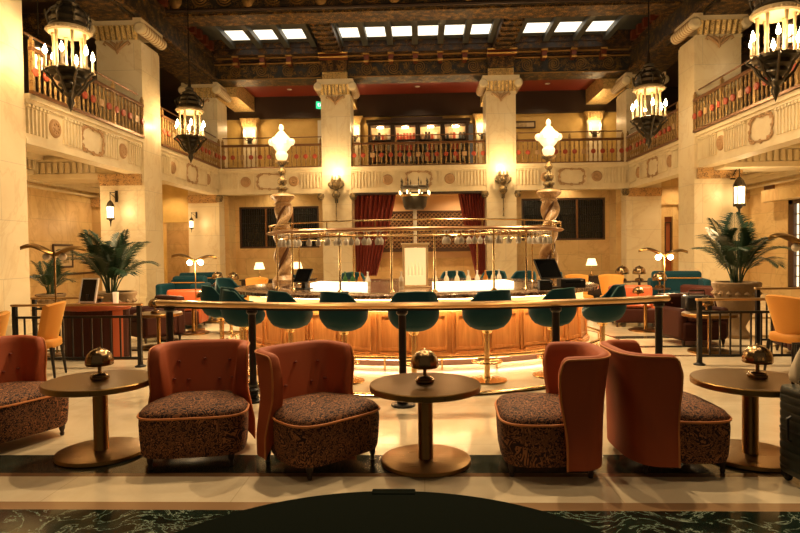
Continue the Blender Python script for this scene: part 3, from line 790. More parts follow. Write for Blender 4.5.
obj('frieze', ring_band([(2.60,2.04,.68),(2.57,2.01,.70),(2.57,2.01,.84)]), M_plaster, bar)
NPAN = 34
pan = None
for k in range(NPAN):
    t = -pi+2*pi*(k+.5)/NPAN
    x, y, _ = ell(2.60, 2.04, t); nx_, ny_ = sin(t)/2.6, -cos(t)/2.04; ang = math.atan2(ny_, nx_)+pi/2
    if -cos(t) > .55: continue
    if pan is None:
        p_ = rect_ring(-.19, .19, -.018, .0, .20, .66, .035)
        p_.box(-.20, .20, -.05, .0, .135, .16).box(-.17, .17, -.035, .0, .16, .18)
        p_.box(-.235, -.222, -.02, .01, .15, .68)
        pan = p_.mesh('front_panel'); pan.materials.append(M_wood)
    o = obj('front_panel', pan, M_wood, bar, smooth=False); o.location = (x, y, 0); o.rotation_euler = (0,0,ang)
ct = obj('counter_top', ring_band([(2.62,2.06,.85),(2.80,2.24,.85),(2.80,2.24,.895),(2.78,2.22,.90),(2.1,1.54,.90),(2.1,1.54,.85),(2.62,2.06,.85)]), M_counter, bar, ang=30)
obj('inner_wall', ring_band([(2.18,1.62,0),(2.18,1.62,.85)]), M_wood_dk, bar)
obj('light_strip', ring_band([(2.70,2.14,.842),(2.74,2.18,.842),(2.74,2.18,.849)]), M_led, bar)
obj('kick_light', ring_band([(2.64,2.08,.084),(2.60,2.04,.084),(2.60,2.04,.089)]), mat('amber_kick_led', (1,.8,.5), .5, emis=(1,.76,.48), es=9.), bar)
fr = MB().tube([ell(2.86, 2.30, 2*pi*i/120, .15) for i in range(120)], .022, 8, closed=True)
obj('foot_rail', fr, M_brass, bar)
brk = MB()
for k in range(26):
    t = -pi+2*pi*(k+.5)/26; brk.tube([ell(2.86,2.30,t,.15), ell(2.86,2.30,t,.0)], .012, 6)
obj('rail_support', brk, M_brass, bar)
# backlit inner ledges
lb = None
for t0, t1, nm in ((.16, .95, 'long glowing white glass ledge on the bar, right of the lit panel'), (-1.05, -.42, 'glowing white glass ledge on the bar, left of the lit panel')):
    o = obj('lit_bottle_ledge', ring_band([(1.62,1.06,.92),(1.78,1.22,.92),(1.78,1.22,1.005),(1.62,1.06,1.03),(1.62,1.06,.92)], 30, t0, t1), M_onyx)
    tag(o, nm, 'ledge', 'backlit bottle ledges')
isl = obj('bar_island', ring_band([(1.95,1.39,.03),(1.95,1.39,.86),(1.98,1.42,.87),(1.98,1.42,.92),(.01,.01,.92)]), M_counter, ang=30)
tag(isl, 'low stone-topped island in the middle of the oval bar', 'counter')
# central lit panel
M_pmot = mat('glowing_etched_motif', (.95,.78,.5), .4, emis=(1,.66,.32), es=.28)  # motif given its own glow, standing in for backlight through etched glass
p = thing('illuminated_panel', 'tall glowing cream panel in a gilt frame at the bar centre', 'panel', (-.10, 9.0, .92))
obj('panel_face', MB().box(-.155,.155,-.02,.02,.04,.59), M_panel, p, smooth=False)
obj('frame', rect_ring(-.19,.19,-.035,.035,0,.63,.035).box(-.21,.21,-.05,.05,.63,.66).box(-.22,.22,-.055,.055,-.0,.02), mat('pale_gilt_frame', (.8,.6,.32), .4), p, bevel=.004)
for q in range(5):
    g = MB(); x = -.10+q*.05; h = .22-.03*abs(q-2)
    g.lathe([(0,.10),(.02,.105),(.022,.10+h*.5),(.006,.10+h*.8),(.008,.10+h),(0,.10+h)], 8, c=(x,-.022,.08))
    obj('glowing_motif', g, M_pmot, p)

c = thing('candle_lamp', 'dark bowl lamp ringed by bulbs on a thin post above the lit panel', 'lamp', (-.10, 9.25, 2.13)); c.scale = (.40,)*3
obj('bowl', MB().lathe([(0,-.12),(.35,-.1),(.42,.0),(.47,.3),(.5,.42),(.46,.42),(.40,.05),(0,-.05)], 24), M_bronze, c)
obj('ring', MB().lathe([(.52,.36),(.55,.38),(.55,.44),(.52,.46),(.49,.4)], 24), M_brass, c)
obj('crown', MB().lathe([(.5,.70),(.54,.72),(.54,.76),(.5,.78),(.47,.74)], 24), M_bronze, c)
for k in range(8):
    a = k*pi/4+.3; x, y = .52*cos(a), .52*sin(a)
    obj('spike', MB().lathe([(.012,.42),(.012,.70),(.03,.78),(.015,.9),(.03,.95),(0,1.1)], 6, c=(x,y,0)), M_bronze, c)
    obj('bulb', MB().lathe([(.0,-.1),(.02,-.1),(.035,0),(.03,.03),(0,.05)], 8, c=(x*1.12,y*1.12,.55)), M_frost, c)
obj('post', MB().tube([(0,0,-.1),(0,0,-3.02)], [.07,.05], 8), M_white, c)
point('bulb_light', (0,-.9,.55), 6, parent=c, rad=.2)

# glass rack canopy
cn = thing('glass_rack', 'oval brass overhead rack hung with stemware above the bar', 'rack', (0,0,0))
ZR = 1.755
obj('main_rim', ring_band([(2.27,1.83,ZR-.02),(2.30,1.86,ZR),(2.27,1.83,ZR+.022),(2.18,1.74,ZR+.022),(2.165,1.725,ZR),(2.18,1.74,ZR-.02),(2.27,1.83,ZR-.02)]), mat('rack_bronze', (.36,.19,.08), .3, .7), cn, ang=50)
obj('upper_rail', MB().tube([ell(2.25,1.81,2*pi*i/100, ZR+.11) for i in range(100)], .011, 6, closed=True), M_brass, cn)
obj('lower_rail', MB().tube([ell(2.12,1.68,2*pi*i/100, ZR-.09) for i in range(100)], .009, 6, closed=True), M_brass, cn)
for k in range(20):
    t = 2*pi*k/20+.1; obj('stanchion', MB().tube([ell(2.25,1.81,t,ZR), ell(2.25,1.81,t,ZR+.115)], .008, 6), M_brass, cn)
for t in (-1.25, -.92, -.47, -.13, .13, .52, .80, 1.25, 2.0, 2.6, 3.14, -2.0, -2.6):
    o = MB().tube([ell(2.16,1.66,t,.925), ell(2.16,1.66,t,ZR)], .014, 8)
    x, y, _ = ell(2.16,1.66,t); o.lathe([(.04,.925),(.04,.935),(.018,.96)], 12, c=(x,y,0)); obj('post', o, M_brass, cn)
for k in range(12):
    t = 2*pi*k/12; obj('cross_bar', MB().tube([ell(2.1,1.66,t,ZR), ell(1.5,1.06,t,ZR)], .008, 6), M_brass, cn)
obj('inner_rim', MB().tube([ell(1.5,1.06,2*pi*i/80, ZR) for i in range(80)], .012, 6, closed=True), M_brass, cn)
gl = MB().lathe([(0,-.004),(.034,-.006),(.034,-.003),(.005,-.012),(.004,-.08),(.012,-.088),(.034,-.12),(.038,-.15),(.030,-.185),(.028,-.185),(.036,-.15),(.032,-.122),(.0,-.092)], 12).mesh('wine_glass'); gl.materials.append(M_glass); gl.shade_smooth()
for k in range(72):
    t = 2*pi*(k+.5)/72
    tt_ = abs((t+pi) % (2*pi)-pi)
    if not (1.0 < tt_ < 1.8 or .2 < tt_ < .8): continue
    for rr in ((2.12,1.68),(1.96,1.52)):
        o = bpy.data.objects.new('wine_glass', gl); C.objects.link(o); o.location = ell(rr[0], rr[1], t, ZR-.02)
        tag(o, 'clear stemmed glass hanging upside down from the oval brass rack', 'glass', 'stemware hung on the rack')

# torch lamps
def torch(x, y, label):
    t = thing('torch_lamp', label, 'lamp', (x, y, .93))
    # twisted stone column : two-start spiral
    rows = []
    n = 48; nz = 70
    for j in range(nz+1):
        z = 1.36*j/nz
        rows.append([((.12+.04*cos(2*(a_-z*7.6)))*cos(a_)+.02*cos(z*4.8), (.12+.04*cos(2*(a_-z*7.6)))*sin(a_)+.02*sin(z*4.8), z) for a_ in [2*pi*i/n for i in range(n)]])
    obj('twisted_column', MB().grid(rows, closed_u=True), M_twist, t)
    obj('spiral_band', MB().tube([(.075*cos(z*7.6+1.57), .075*sin(z*7.6+1.57), z) for z in [1.36*i/60 for i in range(61)]], .03, 8), mat('spiral_dark_stone', (.16,.07,.025), .4), t)  # dark stone band winding along the twisted column
    obj('foot', MB().lathe([(.2,0),(.2,.06),(.17,.09),(.15,.12),(.13,.14)], 24), M_twist, t)
    cap = MB().lathe([(.12,1.34),(.15,1.37),(.12,1.40),(.18,1.46),(.21,1.50),(.19,1.53),(.11,1.55),(.08,1.57)], 24)
    for k in range(12): a_ = k*pi/6; cap.lathe([(0,-.03),(.03,0),(0,.03)], 6, c=(.17*cos(a_), .17*sin(a_), 1.47))
    obj('capital', cap, M_twist, t)
    obj('bronze_stem', MB().lathe([(.13,1.52),(.13,1.55),(.08,1.57),(.07,1.61),(.10,1.63),(.10,1.66),(.05,1.69),(.08,1.73),(.085,1.78),(.04,1.84),(.03,1.88),(.06,1.90),(.07,1.94),(.045,1.99),(.035,2.03),(.09,2.07),(.12,2.09),(.12,2.11),(0,2.11)], 20), M_bronze_gilt, t)
    gl = MB().lathe([(.05,2.11),(.09,2.15),(.11,2.22),(.08,2.27),(.13,2.33),(.18,2.41),(.16,2.49),(.10,2.55),(.06,2.60),(.028,2.63),(.045,2.67),(.03,2.72),(0,2.74)], 20)
    for k in range(6):
        a_ = k*pi/3; gl.lathe([(0,-.07),(.045,-.05),(.065,0),(.045,.045),(0,.06)], 10, c=(.17*cos(a_), .17*sin(a_), 2.44))
    obj('glass_shade', gl, M_torch, t)
    point('bulb_light', (0,0,2.95), 70, parent=t, rad=.15); point('bulb_light', (0,-.4,2.45), 30, parent=t, rad=.15)
torch(-2.40, 10.5, 'tall glowing torch lamp on a twisted stone column, left end of bar')
torch(2.17, 10.5, 'tall glowing torch lamp on a twisted stone column, right end of bar')
# bartender screens and gear
def screen(loc, rz, sc, label):
    t = thing('till_screen', label, 'till', loc, rz); t.scale = (sc,)*3
    M = Matrix.Translation((0,0,.22)) @ Matrix.Rotation(R_(-28), 4, 'X')
    obj('display', MB().box(-.17,.17,-.012,.012,-.11,.13,M), M_screen, t, bevel=.004)
    obj('bezel', rect_ring(-.18,.18,-.016,.0,-.12,.14,.012,M), M_black, t, smooth=False)
    obj('stand', MB().prism([(-.05,.0),(.05,.0),(.03,.2),(-.03,.2)], .0,.06).box(-.12,.12,-.09,.12,0,.02), M_black, t, smooth=False)
screen((1.72, 8.42, .93), R_(35), 1.15, 'black tilted till screen at the right end of the bar counter')
screen((-1.72, 8.75, .93), R_(-35), .85, 'small black tilted till screen at the left end of the bar')
def gear(nm, loc, d, label, cat):
    t = thing(nm, label, cat, loc)
    obj('body', MB().box(-d[0]/2, d[0]/2, -d[1]/2, d[1]/2, 0, d[2]), M_black, t, bevel=.01)
    obj('paper_slot', MB().box(-d[0]*.3, d[0]*.3, -d[1]/2-.004, -d[1]/2, d[2]*.6, d[2]*.7), M_screen, t, smooth=False)
    obj('indicator', MB().box(d[0]*.3, d[0]*.4, -d[1]/2-.006, -d[1]/2, d[2]*.8, d[2]*.88), M_white, t, smooth=False)
gear('receipt_printer', (1.62, 8.12, .93), (.17,.16,.13), 'squat black receipt printer just left of the right till screen', 'printer')
gear('cash_drawer', (2.08, 8.62, .93), (.34,.28,.12), 'wide low black cash drawer right of the right till screen', 'box')
gear('card_reader', (.72, 7.47, .93), (.10,.08,.03), 'small black card reader on the counter edge, right of the bar centre', 'reader')
gear('caddy_box', (-.97, 7.57, .93), (.10,.08,.04), 'small black caddy on the counter edge, left of the bar centre', 'caddy')
bot = MB().lathe([(0,0),(.036,.0),(.038,.01),(.038,.13),(.030,.16),(.013,.19),(.013,.23),(.016,.235),(.016,.25),(0,.25)], 12)
bme = bot.mesh('liquor_bottle')
bms = []
for nm, cc in (('clear_bottle_glass', (.85,.82,.72)), ('amber_bottle_glass', (.45,.17,.03)), ('green_bottle_glass', (.04,.12,.04)), ('cream_bottle', (.8,.72,.55))):
    m2 = bme.copy(); m2.materials.append(mat(nm, cc, .12)); m2.shade_smooth(); bms.append((nm.replace('_', ' '), m2))
lbl = MB().lathe([(.0385,.04),(.0385,.11)], 12).mesh('bottle_label'); lbl.materials.append(M_paper)
places = [(ell(1.4,.86,t,.92), i) for i, t in enumerate([.22,.34,.46,-.15+.02,-.5,-.6,-.7,.6,.72,.85,-.82,1.0,1.15])]
pos_words = {}
for (loc, i) in places:
    nmk, me = bms[(3 if i < 3 else i) % 4]
    o = bpy.data.objects.new('liquor_bottle', me); C.objects.link(o); o.location = loc
    tag(o, {'cream bottle': 'cream bottle standing behind a glowing ledge on the bar island', 'clear bottle glass': 'clear glass bottle standing on the bar island', 'amber bottle glass': 'amber glass bottle standing on the bar island', 'green bottle glass': 'dark green glass bottle standing on the bar island'}[nmk], 'bottle', 'bottles on the bar island: '+nmk)
    obj('bottle_label', lbl, M_paper, o, smooth=False)

# ------------------------------------------------------------------ curved handrail round the bar
RCX, RCY, RR = -.12, 12.0, 6.25
def rp(r, t, z): return (RCX+r*sin(t), RCY-r*cos(t), z)
hr = thing('curved_handrail', 'long curved handrail with honey brass cap on black posts before the bar', 'handrail', (RCX, RCY-RR, 0))
def loc_(p): return (p[0]-RCX, p[1]-(RCY-RR), p[2])
t0, t1 = -.445, .437
prof = [(-.06,.928),(-.08,.942),(-.085,.958),(-.07,.975),(-.03,.982),(.03,.982),(.07,.975),(.085,.958),(.08,.942),(.06,.928)]
rows = []; n = 90
for i in range(n+1):
    t = t0+(t1-t0)*i/n
    e = min(i, n-i)*RR*(t1-t0)/n; s_ = min(1, math.sqrt(max(0, 1-(1-min(e/.085,1))**2))) if e < .085 else 1
    rows.append([loc_(rp(RR+a*max(s_,.05), t, z)) for a, z in prof])
mb = MB().grid(rows, closed_u=True); mb.f.append(tuple(range(len(prof)))[::-1]); mb.f.append(tuple(n*len(prof)+j for j in range(len(prof))))
obj('handrail_cap', mb, M_railcap, hr, ang=35)
obj('under_bar', MB().grid([[loc_(rp(RR+a, t0+.01+(t1-t0-.02)*i/60, z)) for a, z in ((-.03,.905),(.03,.905),(.03,.929),(-.03,.929))] for i in range(61)], closed_u=True), M_iron, hr, ang=30)
for t in (-.437+.02, -.253, -.012, .226, .42-.005):
    x, y, _ = loc_(rp(RR, t, 0))
    obj('post', MB().lathe([(.0,.0),(.115,0),(.115,.02),(.06,.035),(.045,.06),(.07,.08),(.055,.10),(.07,.12),(.04,.14),(.05,.17),(.036,.2),(.036,.86),(.055,.88),(.055,.908)], 16, c=(x,y,0)), M_iron, hr)

# ------------------------------------------------------------------ bar stools
def stool():
    t = thing('bar_stool', 'x', 'bar stool')
    g = 3
    rows_o, rows_i = [], []
    na, nv = 48, 14
    def rim(a):      # a=0 is the back
        c_ = abs(a)/pi
        if c_ < .27: return .44-.012*c_/.27
        if c_ < .52: s = (c_-.27)/.25; s = s*s*(3-2*s); return .428-.165*s
        s = (c_-.52)/.48; s = s*s*(3-2*s); return .263-.16*s
    def rad(v): return .05+.225*(1-(1-min(v/.5,1))**2.4)**.55 if v < .5 else .275-.035*((v-.5)/.5)**1.5
    def pt(a, v, inset):
        h = rim(a); z = h*v; zz = z/.44
        r = rad(zz*1.0)-inset
        return (r*sin(a)*1.02, r*cos(a)*.95+.02*zz, .56+z)
    A = [(-pi+2*pi*i/na) for i in range(na)]
    vs = [j/nv for j in range(nv+1)]
    rows = [[pt(a, v**1.3, 0) for a in A] for v in vs]
    mb = MB().grid(rows, closed_u=True)
    top = [[(pt(a,1,.0)[0]*f, pt(a,1,0)[1]*f, pt(a,1,0)[2]+dz) for a in A] for f, dz in ((1,0),(.965,.012),(.91,.012),(.87,-.005))]
    mb.grid(top, closed_u=True)
    rin = [[pt(a, max(v**1.3, .16/rim(a)*.0+v*.0+v**1.3), .036) for a in A] for v in vs[5:]][::-1]
    mb.grid(rin, closed_u=True)
    mb.f.append(tuple(range(na)))
    obj('shell', mb, M_teal, t, ang=75)
    obj('seat_cushion', MB().lathe([(0,.60),(.19,.60),(.228,.64),(.232,.69),(.21,.72),(.15,.735),(0,.74)], 28), M_teal, t, ang=75)
    rimp = [(p[0]*.985, p[1]*.985, p[2]+.008) for p in [pt(a,1,0) for a in A]]
    obj('piping', MB().tube(rimp, .007, 6, closed=True), M_tealseam, t)
    obj('pole', MB().lathe([(.03,.03),(.03,.52),(.05,.53),(.07,.565)], 16), M_brass, t)
    obj('base_plate', MB().lathe([(0,.0),(.215,.0),(.22,.008),(.215,.018),(.05,.03),(.035,.05)], 32), M_brass, t)
    obj('foot_ring', MB().tube([(.16*cos(2*pi*i/24), .16*sin(2*pi*i/24)+.0, .215) for i in range(24)], .011, 6, closed=True).tube([(-.16,0,.215),(.16,0,.215)], .008, 6), M_brass, t)
    return t
st0 = stool(); first = True
# (x, y, rotation: 0 = back towards the camera)
stools = [(-.87,6.70,36,'teal bar stool second from the left of those before the bar front'),
 (-.10,6.62,-8,'teal bar stool at the front centre, behind the middle handrail post'),
 (.70,6.70,-30,'teal bar stool right of the middle one, before the wood panels'),
 (1.46,6.95,-42,'teal bar stool behind the second handrail post from the right'),
 (2.13,7.30,-80,'teal bar stool seen side-on at the right end of the bar front'),
 (-1.52,6.95,48,'teal bar stool just right of the second handrail post from the left'),
 (-2.12,7.18,62,'teal bar stool just left of the second handrail post, nearest one there'),
 (-2.34,7.78,55,'teal bar stool half hidden between two others at bar left'),
 (-2.74,8.20,60,'teal bar stool with open side showing, leftmost in the photo'),
 (-3.5,11.0,110,'small distant teal stool at bar left beside the white table lamp'),
 (-2.45,11.4,135,'distant teal stool beyond the left torch lamp'),
 (-1.4,12.30,165,'distant teal stool behind the bar, left of the lit panel'),
 (.62,12.45,190,'distant teal stool back seen right of the lit panel'),
 (1.42,12.3,200,'distant teal stool back seen above the middle of the long glowing ledge'),
 (1.95,12.0,215,'distant teal stool back near the right end of the long glowing ledge'),
 (2.35,11.5,230,'distant teal stool back just right of the till screen')]
for x, y, a, lb_ in stools:
    if first: st0.location = (x,y,.03); st0.rotation_euler = (0,0,R_(180-a)); st0['label'] = lb_; st0['group'] = 'bar stools'; first = False
    else: dup(st0, (x,y,.03 if ((x-CX)/3.1)**2+((y-CY)/3.45)**2 < 1 else 0), R_(180-a), lb_)

# ------------------------------------------------------------------ slipper armchairs
def sup(a, n):   # superellipse direction
    c, s = cos(a), sin(a)
    return math.copysign(abs(c)**(2/n), c), math.copysign(abs(s)**(2/n), s)
def armchair():
    """faces -y"""
    t = thing('slipper_chair', 'x', 'chair')
    # seat block
    na = 56; A = [2*pi*i/na for i in range(na)]
    levels = [(.085,.94),(.11,.965),(.20,.985),(.30,.995),(.355,.985)]
    def sp(a, k):
        c, s = sup(a, 4.4)
        w_ = .355+(.012 if s < 0 else 0)*-s
        return (c*.37*k*(1-.20*min(1,max(0,s+.25)/.6)*min(1,max(0,s+.25))), (s*.32-.055)*k)
    rows = [[(*sp(a, k), z) for a in A] for z, k in levels]
    mb = MB().grid(rows, closed_u=True); mb.f.append(tuple(range(na))[::-1])
    obj('seat_base', mb, M_pat, t, ang=60)
    rows = [[(*sp(a, k), z) for a in A] for k, z in ((.985,.355),(.98,.375),(.93,.398),(.8,.418),(.5,.432),(.2,.436))]
    mb = MB().grid(rows, closed_u=True); mb.f.append(tuple(5*na+i for i in range(na)))
    obj('seat_cushion', mb, M_pat, t, ang=60)
    obj('seat_piping', MB().tube([(*sp(a,1.0), .358) for a in A], .008, 6, closed=True), M_pipe, t)
    # barrel back shell
    nu, nv = 44, 16
    def shell(u, v, off):
        # u -1..1 along the plan; v 0..1 height
        au = abs(u)
        # top height: high in the middle, sloping to wings, rounded wing corner
        ztop = .775-.012*au**2
        if au > .86: q = (au-.86)/.14; ztop -= .09*(1-math.sqrt(max(0,1-q*q)))
        z = .08+(ztop-.08)*v
        h = (z-.08)/.71
        flare = 1.05-.13*min(1,max(0,h-.2)/.35)+.035*max(0,h-.5)/.5
        ff = -.10*math.sin(min(1,max(0,(h-.1)/.9))*pi)*0
        # plan: arc in |u|<.62 then straight wing forward
        ub = .62
        fwd = .115*(.35+.65*math.sin(min(1,max(0,h-.15)*1.1)*pi*.6)**2)
        if au <= ub:
            a = au/ub*pi/2; c, s = sup(a, 2.9)
            x, y = s*.365, c*.235+.075; nx, ny = s, c
        else:
            q = (au-ub)/(1-ub); x, y = .365+.005*q, .075-fwd*q; nx, ny = 1, 0
        l = math.hypot(nx, ny); nx, ny = nx/l, ny/l
        x = (x-nx*off)*flare; y = (y-ny*off)*(.97+.03*h)+.05*h*h
        return (math.copysign(x, u) if u else 0., y, z)
    U = [-1+2*i/nu for i in range(nu+1)]; th = .075
    rows = [[shell(u, v/nv, 0) for u in U] for v in range(nv+1)]
    # rounded top edge
    for f, dz in ((.2,.014),(.5,.02),(.8,.014)):
        rows.append([(shell(u,1,th*f)[0], shell(u,1,th*f)[1], shell(u,1,0)[2]+dz) for u in U])
    rows += [[shell(u, v/nv, th+.012*sin(pi*v/nv)+.13*(1-v/nv)**1.2*cos(u*pi/2)**.6) for u in U] for v in range(nv, 3, -1)]
    mb = MB().grid(rows, closed_v=True)
    nr = len(rows); nc = nu+1
    # end caps : strips with slight bulge
    for j in (0, nc-1):
        ids = [i*nc+j for i in range(nr)]
        mb.f.append(tuple(ids if j else ids[::-1]))
    obj('backrest', mb, M_rust, t, ang=70)
    pl = [shell(-1, v/12, -.003) for v in range(13)]+[(shell(u,1,0)[0], shell(u,1,0)[1], shell(u,1,0)[2]+.004) for u in U[1:-1]]+[shell(1, v/12, -.003) for v in range(12,-1,-1)]
    obj('back_piping', MB().tube(pl, .007, 6), M_pipe, t)
    for u, v in ((-.28,.82),(.0,.84),(.28,.82),(-.15,.62),(.15,.62),(-.42,.64),(.42,.64)):
        x, y, z = shell(u, v, th+.016+.13*(1-v)**1.2*cos(u*pi/2)**.6)
        obj('button', MB().lathe([(0,-.006),(.012,-.004),(.014,0),(.010,.006),(0,.008)], 10, c=(x,y,z)), M_rustd, t)
    for sx, sy in ((-1,-1),(1,-1),(-1,1),(1,1)):
        obj('leg', MB().lathe([(0,0),(.014,0),(.018,.02),(.013,.03),(.022,.055),(.024,.09),(0,.09)], 12, c=(sx*.27, (-.30 if sy < 0 else .20), 0)), M_wood_dk, t)
    return t
a0 = armchair()
arms = [(-1.65,4.40,9,'rust velvet slipper chair facing forward between left table and angled chair'),
 (-.77,4.28,46,'rust velvet buttoned slipper chair turned right, left of the centre table'),
 (.88,4.20,-93,'rust velvet slipper chair turned left, right of the centre table'),
 (1.63,4.27,92,'rust velvet slipper chair with its back to the camera, facing the right table'),
 (-3.34,4.72,66,'rust velvet slipper chair cut off by the left edge of the photo')]
for i, (x, y, a, lb_) in enumerate(arms):
    if i == 0: a0.location = (x,y,0); a0.rotation_euler = (0,0,R_(a)); a0['label'] = lb_; a0['group'] = 'rust slipper chairs'
    else: dup(a0, (x,y,0), R_(a), lb_)

# ------------------------------------------------------------------ brass tables + mushroom lamps
def brass_table(loc, r, h, rb, label, pr=.052):
    t = thing('pedestal_table', label, 'table', loc, 0, 'brass pedestal tables')
    obj('table_top', MB().lathe([(0,h-.045),(r-.01,h-.045),(r,h-.04),(r,h-.006),(r-.006,h)], 64), M_brassb, t, ang=30)
    obj('top_dark_reflection', MB().lathe([(0,h-.001),(r-.006,h-.001),(r-.006,h),(0,h+.0005)], 64), M_brasstop, t, ang=30)  # disc whose darker colour stands in for the reflected dark ceiling
    obj('pedestal', MB().lathe([(pr+.004,.03),(pr,.035),(pr,h-.045)], 28), M_brassb, t)
    obj('base_plate', MB().lathe([(0,0),(rb,0),(rb+.004,.006),(rb,.026),(rb-.01,.03),(0,.032)], 64), M_brassb, t, ang=30)
    return t
t1 = brass_table((-2.39,4.40,0), .385, .55, .31, 'round brass pedestal table at left between two rust chairs')
dup(t1, (.01,4.22,0), 0, 'round brass pedestal table in the centre foreground')
dup(t1, (2.28,4.32,0), 0, 'round brass pedestal table at right beside the dark suitcase')
def mushroom(loc, sc, label, m=None):
    m = MATS.get('aged_lamp_brass') or mat('aged_lamp_brass', (.30,.20,.10), .25, 1.)
    t = thing('mushroom_lamp', label, 'lamp', loc, 0, 'mushroom table lamps'); t.scale = (sc,)*3
    obj('base', MB().lathe([(0,0),(.062,0),(.066,.006),(.066,.022),(.058,.026),(.058,.034),(.05,.04),(.015,.045)], 28), m, t, ang=30)
    obj('stem', MB().cyl(.013, .04, .15, 14), m, t)
    rows = []
    for z, r in ((.108,.080),(.104,.090),(.112,.096),(.145,.095),(.182,.082),(.208,.059),(.224,.030),(.230,.008)):
        rows.append([(r*(1+.035*abs(sin(a*5)))*cos(a), r*(1+.035*abs(sin(a*5)))*sin(a), z) for a in [2*pi*i/60 for i in range(60)]])
    mb = MB().grid(rows, closed_u=True); mb.f.append(tuple(7*60+i for i in range(60)))
    obj('shade', mb, m, t, ang=80)
    obj('finial', MB().lathe([(0,.224),(.008,.226),(.01,.234),(0,.24)], 10), m, t)
    return t
lm0 = mushroom((-2.40,4.42,.55), 1.0, 'small scalloped brass mushroom lamp on the left brass table')
dup(lm0, (.01,4.26,.55), .3, 'small scalloped brass mushroom lamp on the centre brass table')
dup(lm0, (2.35,4.36,.55), .6, 'small scalloped brass mushroom lamp on the right brass table')

# foreground table
t = thing('round_table', 'large dark leather-topped round table in the near foreground', 'table', (-.10, 1.20, 0))
obj('table_top', MB().lathe([(0,.66),(.74,.66),(.76,.67),(.76,.69),(.745,.70),(0,.70)], 96), M_leathertop, t, ang=30)
obj('pedestal', MB().lathe([(.3,0),(.3,.03),(.08,.06),(.06,.1),(.06,.66)], 32), M_iron, t)
obj('rim_clip', MB().box(-.07,.07,.715,.759,.690,.7025), M_leathertop, t, bevel=.004)

# suitcase and bag
s_ = thing('suitcase', 'dark ribbed hard-shell suitcase standing at the right edge', 'suitcase', (2.45, 3.80, 0), R_(6))
mb = MB()
def rbox(w, d, z0, z1, r, n=6):
    pl = []
    for cx, cy, a0_ in ((w-r,d-r,0),(-w+r,d-r,pi/2),(-w+r,-d+r,pi),(w-r,-d+r,1.5*pi)):
        for i in range(n+1): a = a0_+pi/2*i/n; pl.append((cx+r*cos(a), cy+r*sin(a)))
    return pl
rows = []
prof = [(.06,.93),(.075,.98),(.10,1.0)]+[(z, 1.0-(.018 if k % 4 == 0 else 0)) for k, z in enumerate([.11+.0122*i for i in range(38)])]+[(.585,.985),(.60,.95),(.605,.85)]
base = rbox(.21,.14,0,0,.05)
for z, k in prof: rows.append([(x*k, y*k, z) for x, y in base])
mb.grid(rows, closed_u=True); mb.f.append(tuple(range(len(base)))[::-1]); mb.f.append(tuple((len(prof)-1)*len(base)+i for i in range(len(base))))
obj('shell', mb, M_case, s_, ang=30)
obj('side_handle', MB().tube([(-.215,0,.28),(-.235,0,.29),(-.235,0,.42),(-.215,0,.43)], .009, 8), M_black, s_)
obj('top_handle', MB().tube([(-.08,0,.60),(-.08,0,.64),(.08,0,.64),(.08,0,.60)], .012, 8), M_black, s_)
obj('telescopic_handle', MB().tube([(-.12,.11,.58),(-.12,.11,.86),(.12,.11,.86),(.12,.11,.58)], .010, 8), M_black, s_)
obj('zip_seam', MB().tube([(x*1.0+.0, y, .34) for x, y in base], .004, 5, closed=True), M_black, s_)
for sx in (-1, 1):
    for sy in (-1, 1):
        wl = obj('wheel', MB().lathe([(0,-.012),(.03,-.012),(.033,-.005),(.033,.005),(.03,.012),(0,.012)], 18, M=Matrix.Translation((sx*.16,sy*.10,.033)) @ Matrix.Rotation(pi/2, 4, 'Y')), M_black, s_)
        obj('wheel_bracket', MB().box(sx*.16-.03, sx*.16-.018, sy*.10-.02, sy*.10+.02, .033, .075).box(sx*.16+.018, sx*.16+.03, sy*.10-.02, sy*.10+.02, .033, .075), M_black, s_, smooth=False)
rows = []
for j, (z, k) in enumerate([(.612,.9),(.625,1.0),(.66,1.02),(.72,.95),(.78,.80),(.83,.62),(.855,.40),(.86,.1)]):
    rows.append([(.155*k*cos(a)*(1+.06*sin(5*a+j*.7)), .085*k*sin(a)*(1+.08*sin(4*a+j)), z+.008*sin(3*a+j)) for a in [2*pi*i/40 for i in range(40)]])
lb2 = thing('linen_bag', 'pale beige soft bag perched on the dark suitcase', 'bag', (2.37, 3.74, .035))
mb = MB().grid(rows, closed_u=True); mb.f.append(tuple(range(40))[::-1]); mb.f.append(tuple(7*40+i for i in range(40)))
obj('sack', mb, M_linen, lb2, ang=80)
obj('strap', MB().tube([(-.13,-.02,.62),(-.12,-.07,.64),(0,-.10,.645),(.12,-.07,.64)], .012, 8), M_black, lb2)

